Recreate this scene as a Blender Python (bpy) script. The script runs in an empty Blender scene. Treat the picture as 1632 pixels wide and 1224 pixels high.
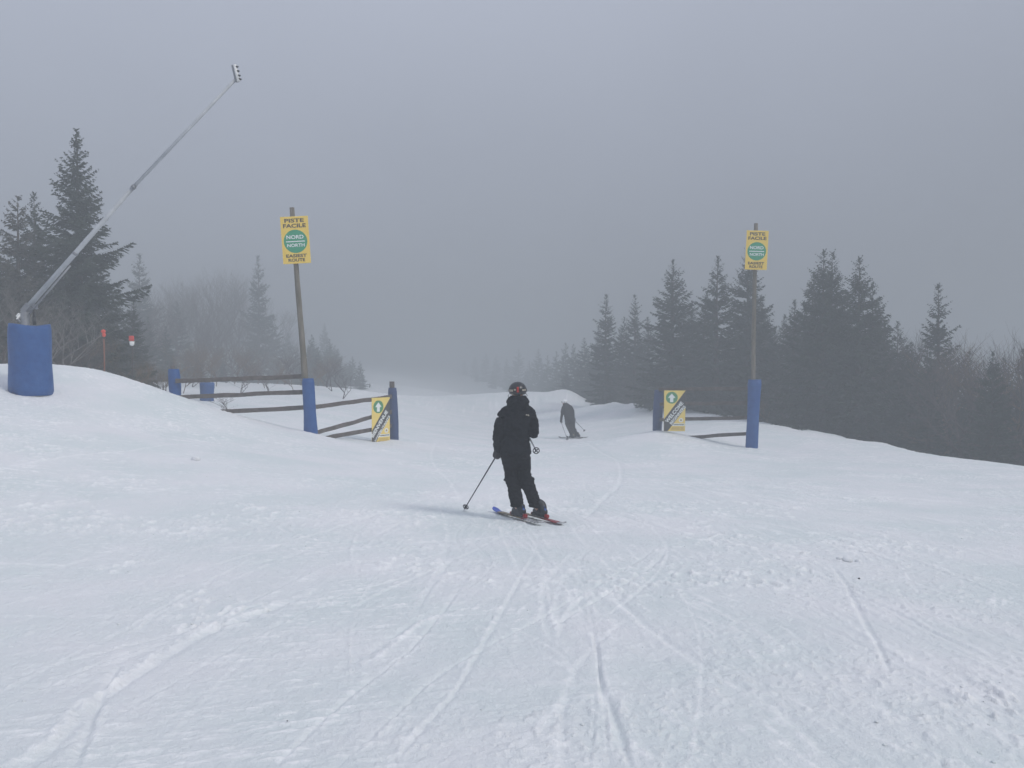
import bpy, bmesh, math, random
import numpy as np
from mathutils import Vector, Matrix, Euler, noise as mnoise

random.seed(7)
R = math.radians
scene = bpy.context.scene
COL = scene.collection

# ------------------------------------------------------------------ camera
F, CX, CY, HZ, EYE = 1260.0, 816.0, 612.0, 572.0, 1.65
PITCH = math.atan((CY - HZ) / F)
cam_d = bpy.data.cameras.new('camera')
cam_d.sensor_width = 36.0
cam_d.lens = 36.0 * F / 1632.0
cam_d.clip_start = 0.05
cam_d.clip_end = 3000
cam = bpy.data.objects.new('camera', cam_d)
cam.location = (0, 0, EYE)
cam.rotation_euler = (R(90) - PITCH, 0, 0)
COL.objects.link(cam)
scene.camera = cam

# ------------------------------------------------------------------ world, sun, exposure
SUN_EL, SUN_AZ = R(42), R(118)          # azimuth clockwise from +Y: to the right, slightly behind the camera
world = bpy.data.worlds.new('World')
scene.world = world
world.use_nodes = True
nt = world.node_tree
nt.nodes.clear()
wo = nt.nodes.new('ShaderNodeOutputWorld')
bg = nt.nodes.new('ShaderNodeBackground')
bg.inputs['Strength'].default_value = 0.1
sky = nt.nodes.new('ShaderNodeTexSky')
sky.sky_type = 'NISHITA'
sky.sun_disc = False
sky.sun_elevation = SUN_EL
sky.sun_rotation = SUN_AZ
sky.air_density = 1.0
sky.dust_density = 3.0
mixc = nt.nodes.new('ShaderNodeMix')
mixc.data_type = 'RGBA'
mixc.inputs[0].default_value = 0.93
# thick cloud: brighter overhead than at the horizon, a little brighter towards the left
wtc = nt.nodes.new('ShaderNodeTexCoord')
sep = nt.nodes.new('ShaderNodeSeparateXYZ')
nt.links.new(wtc.outputs['Generated'], sep.inputs[0])
def wmath(op, a, b):
    n = nt.nodes.new('ShaderNodeMath'); n.operation = op
    for i, v in enumerate((a, b)):
        if isinstance(v, (int, float)): n.inputs[i].default_value = v
        else: nt.links.new(v, n.inputs[i])
    return n.outputs[0]
CLOUD_LOW, CLOUD_TOP, CLOUD_SIDE = 2.9, 5.2, -0.6
el_ = wmath('MAXIMUM', sep.outputs['Z'], 0.0)
lum = wmath('ADD', wmath('MULTIPLY', wmath('POWER', el_, 1.5), CLOUD_TOP), wmath('ADD', CLOUD_LOW, wmath('MULTIPLY', sep.outputs['X'], CLOUD_SIDE)))
comb = nt.nodes.new('ShaderNodeMix'); comb.data_type = 'RGBA'; comb.blend_type = 'MULTIPLY'; comb.inputs[0].default_value = 1.0
comb.inputs[6].default_value = (0.95, 1.02, 1.22, 1)
nt.links.new(lum, comb.inputs[7])
nt.links.new(comb.outputs[2], mixc.inputs[7])
wn = nt.nodes.new('ShaderNodeTexNoise')
wn.inputs['Scale'].default_value = 1.6
wn.inputs['Detail'].default_value = 3
wr = nt.nodes.new('ShaderNodeMapRange')
wr.inputs[1].default_value = 0.3
wr.inputs[2].default_value = 0.7
wr.inputs[3].default_value = 0.95
wr.inputs[4].default_value = 1.06
wm = nt.nodes.new('ShaderNodeMix')
wm.data_type = 'RGBA'
wm.blend_type = 'MULTIPLY'
wm.inputs[0].default_value = 1.0
nt.links.new(wtc.outputs['Generated'], wn.inputs['Vector'])
nt.links.new(wn.outputs['Fac'], wr.inputs[0])
nt.links.new(sky.outputs[0], mixc.inputs[6])
nt.links.new(mixc.outputs[2], wm.inputs[6])
nt.links.new(wr.outputs[0], wm.inputs[7])
nt.links.new(wm.outputs[2], bg.inputs['Color'])
nt.links.new(bg.outputs[0], wo.inputs['Surface'])

sun_d = bpy.data.lights.new('sun', 'SUN')
sun_d.energy = 1.5
sun_d.angle = R(14)
sun_d.color = (1.0, 0.97, 0.92)
sun = bpy.data.objects.new('sun', sun_d)
sd = Vector((math.sin(SUN_AZ) * math.cos(SUN_EL), math.cos(SUN_AZ) * math.cos(SUN_EL), math.sin(SUN_EL)))
sun.rotation_euler = sd.to_track_quat('Z', 'Y').to_euler()
sun.location = (20, -10, 30)
COL.objects.link(sun)

vs = scene.view_settings
vs.view_transform = 'Standard'
vs.look = 'None'
vs.exposure = 0.24
vs.gamma = 1.0
vs.use_curve_mapping = False
try:
    scene.cycles.max_bounces = 8
    scene.cycles.volume_bounces = 4
    scene.cycles.diffuse_bounces = 3
    scene.cycles.transparent_max_bounces = 8
except Exception:
    pass
HAZE_DENSITY = 0.0148

# ------------------------------------------------------------------ helpers
def ray(px, py):
    cp, sp = math.cos(PITCH), math.sin(PITCH)
    f = Vector((0, cp, -sp)); u = Vector((0, sp, cp)); r = Vector((1, 0, 0))
    return f * F + r * (px - CX) - u * (py - CY)

def W(px, py, Y):
    d = ray(px, py)
    t = Y / d.y
    return Vector((d.x * t, Y, EYE + d.z * t))

def tag(o, label=None, cat=None, group=None, kind=None):
    if label: o['label'] = label
    if cat: o['category'] = cat
    if group: o['group'] = group
    if kind: o['kind'] = kind
    return o

def thing(name, label, cat, loc=(0, 0, 0), rz=0.0, group=None):
    o = bpy.data.objects.new(name, None)
    COL.objects.link(o)
    o.location = loc
    o.rotation_euler = (0, 0, rz)
    o.empty_display_size = 0.2
    return tag(o, label, cat, group)

def link_mesh(name, me, mat=None, parent=None, smooth=False):
    if mat is not None and len(me.materials) == 0:
        me.materials.append(mat)
    if smooth:
        me.polygons.foreach_set('use_smooth', [True] * len(me.polygons))
    o = bpy.data.objects.new(name, me)
    COL.objects.link(o)
    if parent is not None:
        o.parent = parent
    return o

def from_bm(name, bm, mat=None, parent=None, smooth=False):
    bmesh.ops.recalc_face_normals(bm, faces=bm.faces[:])
    me = bpy.data.meshes.new(name)
    bm.to_mesh(me)
    bm.free()
    return link_mesh(name, me, mat, parent, smooth)

def from_np(name, verts, tris, mat=None, parent=None, smooth=False):
    me = bpy.data.meshes.new(name)
    v = np.asarray(verts, dtype=np.float32)
    t = np.asarray(tris, dtype=np.int32)
    k = t.shape[1]
    me.vertices.add(len(v))
    me.vertices.foreach_set('co', v.ravel())
    me.loops.add(t.size)
    me.loops.foreach_set('vertex_index', t.ravel())
    me.polygons.add(len(t))
    me.polygons.foreach_set('loop_start', np.arange(0, t.size, k, dtype=np.int32))
    me.polygons.foreach_set('loop_total', np.full(len(t), k, dtype=np.int32))
    me.update(calc_edges=True)
    return link_mesh(name, me, mat, parent, smooth)

def add_tube(bm, pts, rads, n=8, caps=True, flat=1.0):
    """sweep a ring along points"""
    pts = [Vector(p) for p in pts]
    if not hasattr(rads, '__len__'):
        rads = [rads] * len(pts)
    rings = []
    up = Vector((0, 0, 1))
    for i, p in enumerate(pts):
        a = pts[max(0, i - 1)]; b = pts[min(len(pts) - 1, i + 1)]
        d = (b - a)
        d = d.normalized() if d.length > 1e-9 else Vector((0, 0, 1))
        ref = up if abs(d.z) < 0.9 else Vector((0, 1, 0))
        s = d.cross(ref).normalized()
        w = s.cross(d).normalized()
        ring = [bm.verts.new(p + (s * math.cos(2 * math.pi * k / n) + w * math.sin(2 * math.pi * k / n) * flat) * rads[i]) for k in range(n)]
        rings.append(ring)
    for i in range(len(rings) - 1):
        for k in range(n):
            bm.faces.new((rings[i][k], rings[i][(k + 1) % n], rings[i + 1][(k + 1) % n], rings[i + 1][k]))
    if caps:
        bm.faces.new(list(reversed(rings[0])))
        bm.faces.new(rings[-1])
    return rings

def add_loft(bm, rings, n=28, power=2.0):
    """rings: (cx, cy, z, hw, hd) horizontal super-ellipses"""
    out = []
    for (cx, cy, z, hw, hd) in rings:
        r = []
        for k in range(n):
            a = 2 * math.pi * k / n
            c, s = math.cos(a), math.sin(a)
            e = 2.0 / power
            r.append(bm.verts.new((cx + hw * math.copysign(abs(c) ** e, c), cy + hd * math.copysign(abs(s) ** e, s), z)))
        out.append(r)
    for i in range(len(out) - 1):
        for k in range(n):
            bm.faces.new((out[i][k], out[i][(k + 1) % n], out[i + 1][(k + 1) % n], out[i + 1][k]))
    bm.faces.new(list(reversed(out[0])))
    bm.faces.new(out[-1])

def add_ball(bm, c, r, sub=3, rot=None):
    """ellipsoid, r may be a triple"""
    if not hasattr(r, '__len__'):
        r = (r, r, r)
    m = Matrix.Translation(Vector(c)) @ (rot.to_matrix().to_4x4() if rot else Matrix.Identity(4)) @ Matrix.Diagonal((r[0], r[1], r[2], 1))
    bmesh.ops.create_icosphere(bm, subdivisions=sub, radius=1.0, matrix=m)

def add_box(bm, c, half, rot=None, bevel=0.0):
    m = Matrix.Translation(Vector(c)) @ (rot.to_matrix().to_4x4() if rot else Matrix.Identity(4)) @ Matrix.Diagonal((half[0] * 2, half[1] * 2, half[2] * 2, 1))
    r = bmesh.ops.create_cube(bm, size=1.0, matrix=m)
    if bevel > 0:
        es = list({e for v in r['verts'] for e in v.link_edges})
        bmesh.ops.bevel(bm, geom=es, offset=bevel, segments=2, affect='EDGES', profile=0.5)

def remeshed(name, bm, voxel, smooth_it=4, mat=None, parent=None, wrinkle=None, post=None):
    """union of overlapping closed shapes -> one continuous skin"""
    bmesh.ops.recalc_face_normals(bm, faces=bm.faces[:])
    me = bpy.data.meshes.new(name + '_src')
    bm.to_mesh(me); bm.free()
    tmp = bpy.data.objects.new('tmp', me)
    COL.objects.link(tmp)
    m = tmp.modifiers.new('r', 'REMESH'); m.mode = 'VOXEL'; m.voxel_size = voxel
    if smooth_it:
        s = tmp.modifiers.new('s', 'SMOOTH'); s.factor = 0.5; s.iterations = smooth_it
    dg = bpy.context.evaluated_depsgraph_get()
    out = bpy.data.meshes.new_from_object(tmp.evaluated_get(dg))
    bpy.data.objects.remove(tmp); bpy.data.meshes.remove(me)
    out.name = name
    if wrinkle:
        n = len(out.vertices)
        for v in out.vertices:
            v.co = v.co + v.normal * wrinkle(v.co)
    if post: post(out)
    out.materials.clear()
    return link_mesh(name, out, mat, parent, smooth=True)

# ------------------------------------------------------------------ materials
def mat_new(name):
    m = bpy.data.materials.new(name)
    m.use_nodes = True
    t = m.node_tree
    b = t.nodes['Principled BSDF']
    return m, t, b

def mat(name, c1, c2=None, scale=8.0, rough=0.6, metal=0.0, bump=0.0, bscale=40.0, stretch=(1, 1, 1), detail=6.0, spec=0.5, bdist=0.01):
    m, t, b = mat_new(name)
    b.inputs['Roughness'].default_value = rough
    b.inputs['Metallic'].default_value = metal
    b.inputs['Specular IOR Level'].default_value = spec
    tc = t.nodes.new('ShaderNodeTexCoord')
    mp = t.nodes.new('ShaderNodeMapping')
    mp.inputs['Scale'].default_value = stretch
    t.links.new(tc.outputs['Object'], mp.inputs[0])
    if c2 is not None:
        n = t.nodes.new('ShaderNodeTexNoise')
        n.inputs['Scale'].default_value = scale
        n.inputs['Detail'].default_value = detail
        n.inputs['Roughness'].default_value = 0.62
        rr = t.nodes.new('ShaderNodeMapRange')
        rr.inputs[1].default_value = 0.32; rr.inputs[2].default_value = 0.68
        mx = t.nodes.new('ShaderNodeMix'); mx.data_type = 'RGBA'
        mx.inputs[6].default_value = (*c1, 1); mx.inputs[7].default_value = (*c2, 1)
        t.links.new(mp.outputs[0], n.inputs['Vector'])
        t.links.new(n.outputs['Fac'], rr.inputs[0])
        t.links.new(rr.outputs[0], mx.inputs[0])
        t.links.new(mx.outputs[2], b.inputs['Base Color'])
    else:
        b.inputs['Base Color'].default_value = (*c1, 1)
    if bump > 0:
        n2 = t.nodes.new('ShaderNodeTexNoise')
        n2.inputs['Scale'].default_value = bscale
        n2.inputs['Detail'].default_value = 5
        bp = t.nodes.new('ShaderNodeBump')
        bp.inputs['Strength'].default_value = bump
        bp.inputs['Distance'].default_value = bdist
        t.links.new(mp.outputs[0], n2.inputs['Vector'])
        t.links.new(n2.outputs['Fac'], bp.inputs['Height'])
        t.links.new(bp.outputs[0], b.inputs['Normal'])
    return m

M = {}
M['needles'] = mat('spruce_needles', (0.022, 0.034, 0.024), (0.055, 0.068, 0.05), scale=1.7, rough=0.7, spec=0.2)
M['needles_frost'] = mat('frosted_needles', (0.05, 0.052, 0.042), (0.14, 0.135, 0.115), scale=2.2, rough=0.8, spec=0.2)
M['bark'] = mat('bark', (0.045, 0.036, 0.03), (0.12, 0.10, 0.085), scale=5, rough=0.9, bump=0.5, bscale=20, spec=0.2)
M['twig'] = mat('bare_twigs', (0.06, 0.048, 0.045), (0.13, 0.105, 0.1), scale=2, rough=0.9, spec=0.2)
M['twig_pale'] = mat('pale_dead_twigs', (0.11, 0.10, 0.095), (0.24, 0.23, 0.21), scale=3, rough=0.9, spec=0.2)
M['twig_rust'] = mat('rusty_twigs', (0.11, 0.075, 0.045), (0.2, 0.14, 0.085), scale=3, rough=0.9, spec=0.2)
M['wood'] = mat('weathered_wood', (0.075, 0.062, 0.055), (0.15, 0.128, 0.115), scale=6, stretch=(1, 1, 1), rough=0.85, bump=0.5, bscale=30, spec=0.25)
M['pole'] = mat('weathered_pole', (0.11, 0.10, 0.075), (0.215, 0.19, 0.155), scale=4, stretch=(3, 3, 0.5), rough=0.85, bump=0.5, bscale=20, spec=0.25)
M['pad'] = mat('blue_pad_vinyl', (0.006, 0.060, 0.23), (0.018, 0.092, 0.29), scale=5, rough=0.55, bump=0.6, bscale=6, bdist=0.04, spec=0.3)
M['pad_dull'] = mat('faded_blue_pad_vinyl', (0.022, 0.048, 0.13), (0.042, 0.072, 0.175), scale=5, rough=0.6, bump=0.35, bscale=7, bdist=0.03, spec=0.3)
M['strap'] = mat('pad_strap', (0.015, 0.05, 0.2), rough=0.6)
M['alu'] = mat('aluminium', (0.36, 0.38, 0.41), (0.50, 0.52, 0.55), scale=4, rough=0.65, metal=0.1, bump=0.15)
M['alu_dark'] = mat('grey_metal', (0.20, 0.21, 0.23), (0.28, 0.29, 0.31), scale=6, rough=0.5, metal=0.4)
M['white_paint'] = mat('white_plastic', (0.82, 0.82, 0.80), rough=0.4)
M['black'] = mat('black_rubber', (0.015, 0.015, 0.017), rough=0.5)
M['red'] = mat('red_plastic', (0.62, 0.05, 0.035), rough=0.45)
M['red_dark'] = mat('dark_red_binding', (0.28, 0.015, 0.02), rough=0.4)
M['orange'] = mat('orange_marker', (0.75, 0.075, 0.04), rough=0.5)
M['bamboo'] = mat('orange_stake', (0.26, 0.09, 0.045), (0.18, 0.07, 0.04), scale=5, rough=0.7)
M['yellow'] = mat('yellow_sign_paint', (0.88, 0.60, 0.085), (0.90, 0.65, 0.13), scale=4, rough=0.5)
M['yellow_b'] = mat('yellow_banner', (0.86, 0.64, 0.16), (0.88, 0.68, 0.20), scale=5, rough=0.5)
M['sign_green'] = mat('green_sign_paint', (0.03, 0.31, 0.16), rough=0.5)
M['sign_green_b'] = mat('green_banner', (0.07, 0.27, 0.12), rough=0.5)
M['sign_dark'] = mat('dark_lettering', (0.07, 0.055, 0.04), rough=0.5)
M['band'] = mat('charcoal_band', (0.05, 0.048, 0.05), rough=0.5)
M['sign_white'] = mat('white_lettering', (0.85, 0.88, 0.86), rough=0.5)
M['sign_tan'] = mat('brown_print', (0.42, 0.28, 0.10), rough=0.5)
M['jacket'] = mat('black_jacket_cloth', (0.005, 0.006, 0.009), (0.011, 0.012, 0.017), scale=7, rough=0.85, bump=0.4, bscale=50, spec=0.12)
M['trouser'] = mat('black_trouser_cloth', (0.005, 0.006, 0.008), (0.010, 0.010, 0.014), scale=7, rough=0.88, bump=0.4, bscale=50, spec=0.12)
M['jacket2'] = mat('dark_grey_jacket_cloth', (0.008, 0.009, 0.011), (0.015, 0.015, 0.018), scale=9, rough=0.8, spec=0.2)
M['trouser2'] = mat('brown_grey_trouser_cloth', (0.015, 0.014, 0.015), (0.024, 0.022, 0.023), scale=9, rough=0.8, spec=0.2)
M['helmet'] = mat('black_helmet_shell', (0.014, 0.014, 0.017), rough=0.32)
M['helmet_white'] = mat('white_helmet_shell', (0.9, 0.91, 0.92), rough=0.3)
M['skin'] = mat('skin', (0.55, 0.33, 0.25), rough=0.5)
M['glove'] = mat('black_glove', (0.014, 0.014, 0.016), (0.03, 0.03, 0.033), scale=20, rough=0.6)
M['boot'] = mat('black_boot_shell', (0.008, 0.011, 0.018), rough=0.45)
M['buckle'] = mat('boot_buckle', (0.26, 0.27, 0.29), rough=0.3, metal=0.7)
M['boot_blue'] = mat('blue_boot_trim', (0.03, 0.09, 0.32), rough=0.35)
M['boot_yellow'] = mat('pale_yellow_boot', (0.55, 0.48, 0.26), rough=0.4)
M['steel'] = mat('ski_pole_shaft', (0.05, 0.05, 0.055), rough=0.3, metal=0.5)
M['ski_blue'] = mat('blue_ski_top', (0.02, 0.07, 0.42), rough=0.3)
M['ski_dark'] = mat('dark_ski_top', (0.035, 0.03, 0.035), (0.30, 0.22, 0.10), scale=14, rough=0.35, detail=2)
M['ski_red'] = mat('red_ski_top', (0.40, 0.02, 0.03), (0.10, 0.02, 0.03), scale=18, rough=0.35, detail=2)
M['ski_white'] = mat('white_ski_tail', (0.55, 0.56, 0.58), (0.12, 0.12, 0.13), scale=22, rough=0.35, detail=2)
M['ski_far'] = mat('dark_grey_ski_top', (0.04, 0.04, 0.045), rough=0.4)
M['goggle'] = mat('goggle_lens', (0.05, 0.04, 0.03), rough=0.08, metal=0.3)
M['gold'] = mat('pale_helmet_graphic', (0.55, 0.50, 0.42), rough=0.4)

def snow_material():
    m, t, b = mat_new('snow')
    b.inputs['Roughness'].default_value = 0.65
    b.inputs['Specular IOR Level'].default_value = 0.25
    at = t.nodes.new('ShaderNodeAttribute'); at.attribute_name = 'loose'
    geo = t.nodes.new('ShaderNodeNewGeometry')
    n1 = t.nodes.new('ShaderNodeTexNoise'); n1.inputs['Scale'].default_value = 0.55; n1.inputs['Detail'].default_value = 7
    n1.inputs['Roughness'].default_value = 0.6
    n2 = t.nodes.new('ShaderNodeTexNoise'); n2.inputs['Scale'].default_value = 24; n2.inputs['Detail'].default_value = 6
    n2.inputs['Roughness'].default_value = 0.7
    for n in (n1, n2): t.links.new(geo.outputs['Position'], n.inputs['Vector'])
    base = t.nodes.new('ShaderNodeMix'); base.data_type = 'RGBA'
    base.inputs[6].default_value = (0.735, 0.785, 0.79, 1)    # scraped, packed snow
    base.inputs[7].default_value = (0.83, 0.835, 0.852, 1)    # groomed snow
    r1 = t.nodes.new('ShaderNodeMapRange'); r1.inputs[1].default_value = 0.38; r1.inputs[2].default_value = 0.62
    t.links.new(n1.outputs['Fac'], r1.inputs[0]); t.links.new(r1.outputs[0], base.inputs[0])
    lo = t.nodes.new('ShaderNodeMix'); lo.data_type = 'RGBA'
    lo.inputs[7].default_value = (0.96, 0.962, 0.968, 1)       # loose crystals
    r2 = t.nodes.new('ShaderNodeMath'); r2.operation = 'MULTIPLY_ADD'
    r2.inputs[1].default_value = 0.5; r2.inputs[2].default_value = -0.25
    ad = t.nodes.new('ShaderNodeMath'); ad.operation = 'ADD'; ad.use_clamp = True
    t.links.new(n2.outputs['Fac'], r2.inputs[0])
    t.links.new(r2.outputs[0], ad.inputs[0]); t.links.new(at.outputs['Fac'], ad.inputs[1])
    t.links.new(base.outputs[2], lo.inputs[6]); t.links.new(ad.outputs[0], lo.inputs[0])
    t.links.new(lo.outputs[2], b.inputs['Base Color'])
    bp = t.nodes.new('ShaderNodeBump'); bp.inputs['Strength'].default_value = 0.8; bp.inputs['Distance'].default_value = 0.028
    t.links.new(n2.outputs['Fac'], bp.inputs['Height'])
    t.links.new(bp.outputs[0], b.inputs['Normal'])
    return m
M['snow'] = snow_material()

# ------------------------------------------------------------------ terrain
def g(px, py, Y):
    p = W(px, py, Y)
    return (p.x, p.y, p.z)

ctrl = [
    (0, 0, 0.02), (-4, 0.5, 0.12), (4, 0.5, -0.03), (0, -20, 0.9), (-22, -18, 2.2), (22, -18, 0.4), (0, -80, 3), (-80, -60, 6), (80, -60, 0),
    g(816, 1224, 3.2), g(100, 1224, 3.3), g(1532, 1224, 3.15),
    g(0, 820, 9), g(0, 700, 13), g(200, 700, 14.5), g(400, 760, 12.5), g(600, 850, 8.9), g(815, 827, 10.2), g(1200, 828, 10.4), g(1632, 860, 9.5),
    g(1632, 780, 15.5), g(1632, 742, 22), g(1400, 708, 27), g(1232, 680, 32), g(1145, 666, 36), g(1060, 655, 41), g(970, 646, 47),
    g(1199, 717, 25), g(1047, 688, 26.4), g(912, 699, 34.5), g(900, 628, 62), g(816, 630, 80), g(740, 634, 78), g(816, 664, 50), g(600, 630, 64), g(640, 616, 92), g(648, 605, 130), g(655, 596, 190), g(530, 620, 76), g(480, 616, 88), g(560, 606, 115),
    g(626, 706, 23.2), g(700, 705, 26), g(840, 735, 21), g(700, 745, 17.5), g(1020, 760, 17), g(500, 669, 27), g(450, 640, 34), g(560, 622, 48), g(400, 625, 42), g(300, 620, 42), g(680, 655, 46),
    g(560, 735, 16.5), (0, 26, -1.28), (2, 26, -1.22), (2.2, 30, -1.58), (4.2, 30, -1.45), (-1, 30, -1.5), (0.8, 36, -1.9), (2.5, 38, -1.85), (4.2, 35, -1.72), (1, 42, -1.95),
    g(48, 625, 17), g(0, 586, 20.5), g(90, 580, 20), g(160, 590, 20.3), g(200, 603, 20.3), g(270, 625, 20.5), g(340, 650, 20.5), g(400, 668, 20.5), g(480, 690, 20.5),
    g(160, 640, 17.3), g(320, 690, 17),
    (-13, 26, 0.3), (-17, 29, 0.4), (-10, 25, 0.1), (-8.6, 24, -0.15), (-20, 20, 2.0), (-30, 45, 0.6), (-16, 60, -0.5), (-60, 80, 1.5), (-50, 10, 4),
    (17, 27, -2.6), (15, 36, -2.5), (25, 50, -4.2), (10, 60, -3.0), (7, 80, -3.6), (2, 105, -4.6), (-6, 130, -4.4), (45, 40, -6), (13, 95, -5.0), (60, 100, -7), (20, 160, -6), (-34, 150, -0.5), (30, 10, -2.6), (0, 320, -3.5), (-150, 300, 3), (150, 300, -8),
]
ctrl = np.array(ctrl)

def _warp(x, y):
    r = np.sqrt(x * x + y * y) + 1e-9
    k = np.where(r > 60, (60 + 40 * np.log(r / 60 + 1e-12)) / r, 1.0)
    return x * k, y * k

cwx, cwy = _warp(ctrl[:, 0], ctrl[:, 1])
def _phi(d2):
    return 0.5 * d2 * np.log(d2 + 1e-9)
n_c = len(ctrl)
A = np.zeros((n_c + 3, n_c + 3))
A[:n_c, :n_c] = _phi((cwx[:, None] - cwx[None]) ** 2 + (cwy[:, None] - cwy[None]) ** 2) + np.eye(n_c) * 0.35
A[:n_c, n_c] = 1; A[:n_c, n_c + 1] = cwx; A[:n_c, n_c + 2] = cwy
A[n_c:, :n_c] = A[:n_c, n_c:].T
coef = np.linalg.solve(A, np.concatenate([ctrl[:, 2], np.zeros(3)]))

def base_z(x, y):
    x = np.asarray(x, float); y = np.asarray(y, float)
    r = np.sqrt(x * x + y * y)
    k = np.minimum(1.0, 330.0 / np.maximum(r, 1e-6))
    wx, wy = _warp(x * k, y * k)
    z = coef[n_c] + coef[n_c + 1] * wx + coef[n_c + 2] * wy
    for i in range(n_c):
        z = z + coef[i] * _phi((wx - cwx[i]) ** 2 + (wy - cwy[i]) ** 2)
    return z

def gz(x, y):
    return float(base_z(np.array([x]), np.array([y]))[0])

def on_ground(px, py, lo=1.5, hi=120):
    """where the ray through a picture point meets the snow"""
    d = ray(px, py); d = d / d.y
    ys = np.geomspace(lo, hi, 500)
    zr = EYE + d.z * ys
    below = np.where(zr < base_z(d.x * ys, ys))[0]
    Y = ys[below[0]] if len(below) else hi
    return (d.x * Y, Y)

def vnoise(x, y, seed=0):
    xi = np.floor(x).astype(np.int64); yi = np.floor(y).astype(np.int64)
    fx = x - xi; fy = y - yi
    fx = fx * fx * fx * (fx * (fx * 6 - 15) + 10); fy = fy * fy * fy * (fy * (fy * 6 - 15) + 10)
    def h(a, b):
        n = (a * 374761393 + b * 668265263 + seed * 1442695041) & 0xffffffff
        n = ((n ^ (n >> 13)) * 1274126177) & 0xffffffff
        n = (n ^ (n >> 16)) & 0xffffffff
        return n / 2147483648.0 - 1.0
    a = h(xi, yi); b = h(xi + 1, yi); c = h(xi, yi + 1); d = h(xi + 1, yi + 1)
    return (a * (1 - fx) + b * fx) * (1 - fy) + (c * (1 - fx) + d * fx) * fy

def fbm(x, y, seed=0, octs=4, gain=0.5):
    s = 0; a = 1; t = 0
    for o in range(octs):
        s = s + a * vnoise(x * 2 ** o + 17.3 * o, y * 2 ** o - 9.1 * o, seed + o)
        t += a; a *= gain
    return s / t

NR, NC = 880, 860
rows = np.concatenate([-np.geomspace(420, 3, 22), np.linspace(-2, 2.1, 8), np.geomspace(2.25, 48, NR), np.geomspace(48.6, 430, 60)])
inner = np.linspace(-1, 1, NC)
outer = np.geomspace(1.01, 70, 60)
cols = np.concatenate([-outer[::-1], inner, outer])
half = 0.8 * np.clip(rows, 2.2, None) + 1.2
XX = np.clip(cols[None, :] * half[:, None], -430, 430)
# keep columns strictly increasing at the clipped rim
XX = XX + cols[None, :] * 0.01
YY = np.repeat(rows[:, None], len(cols), 1)
ZZ = base_z(XX, YY)
LOOSE = np.zeros_like(ZZ)
HH = np.zeros_like(ZZ)
sl = slice(30, 30 + NR + 20)
x = XX[sl]; y = YY[sl]
near = np.clip((46 - y) / 20, 0, 1)
# rolling surface
HH[sl] += 0.03 * fbm(x * 0.35, y * 0.35, 3, 3) + 0.012 * fbm(x * 1.3, y * 1.3, 9, 3)
# skid streaks fan out from the gate towards the camera
ox, oy = 0.4, 24.0
th = np.arctan2(x - ox, oy - y); rr_ = np.sqrt((x - ox) ** 2 + (y - oy) ** 2)
wob = 0.25 * fbm(x * 0.22, y * 0.22, 41, 2)
patch = np.clip(fbm(x * 0.5, y * 0.45, 21, 3) * 1.6 + 0.35, 0, 1)
st = fbm((th + wob * 0.35) * 150, rr_ * 1.1, 31, 3)
st2 = fbm(x * 1.3 + y * 5.2, y * 16 - x * 4.5, 32, 3)     # cross streaks
left = 1 / (1 + np.exp((x + 0.8 + 0.25 * (y - 8)) * 1.4))
mix = st * (1 - left) + st2 * left
HH[sl] += 0.007 * mix * (0.35 + patch) * near
LOOSE[sl] += np.clip(mix * 1.7 - 0.42, 0, 1) * patch * 0.75
fl = fbm(x * 3 + y * 9, y * 34 - x * 10, 131, 3, 0.65) * left + fbm((th + wob * 0.35) * 420, rr_ * 3.0, 132, 3, 0.65) * (1 - left)
fp = np.clip(fbm(x * 0.8 + 3, y * 0.9, 133, 4, 0.6) * 2.2 + 0.25, 0, 1)
LOOSE[sl] += np.clip(fl * 3.2 - 0.55, 0, 1) * fp * 0.85
HH[sl] += 0.0045 * np.clip(fl * 2.5 - 0.2, 0, 1) * fp
# clumps of kicked-up snow
cm = np.clip(fbm(x * 0.9 + 5, y * 0.9, 51, 3) * 2.6 - 0.15, 0, 1)
cl = np.clip(fbm(x * 12, y * 9, 61, 4, 0.65) * 2.6 - 0.2, 0, 1)
cl = cl * cl * (3 - 2 * cl)
HH[sl] += 0.020 * cm * cl
LOOSE[sl] += 0.7 * cm * cl
cl2 = np.clip(fbm(x * 26, y * 20, 71, 3, 0.6) * 3 - 0.5, 0, 1)
cm2 = np.clip(fbm(x * 0.6 - 9, y * 0.7, 81, 3) * 2.2 + 0.2, 0, 1)
HH[sl] += 0.011 * cm2 * cl2
LOOSE[sl] += 0.35 * cm2 * cl2
HH[sl] += 0.0055 * fbm(x * 14, y * 12, 91, 3)
# lumpy berm where the piste meets the wood on the right
bx = np.clip(1 - np.abs((y - 46) + (x - 6) * 2.2) / 7, 0, 1) * (x > 2) * (x < 13)
HH[sl] += bx * (0.16 * fbm(x * 1.3, y * 0.8, 95, 4) + 0.12)
kx, ky = W(901, 630, 62).x, 60.0
HH += 0.5 * np.exp(-(((XX - kx) / 1.2) ** 2 + ((YY - ky) / 1.5) ** 2))

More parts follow.
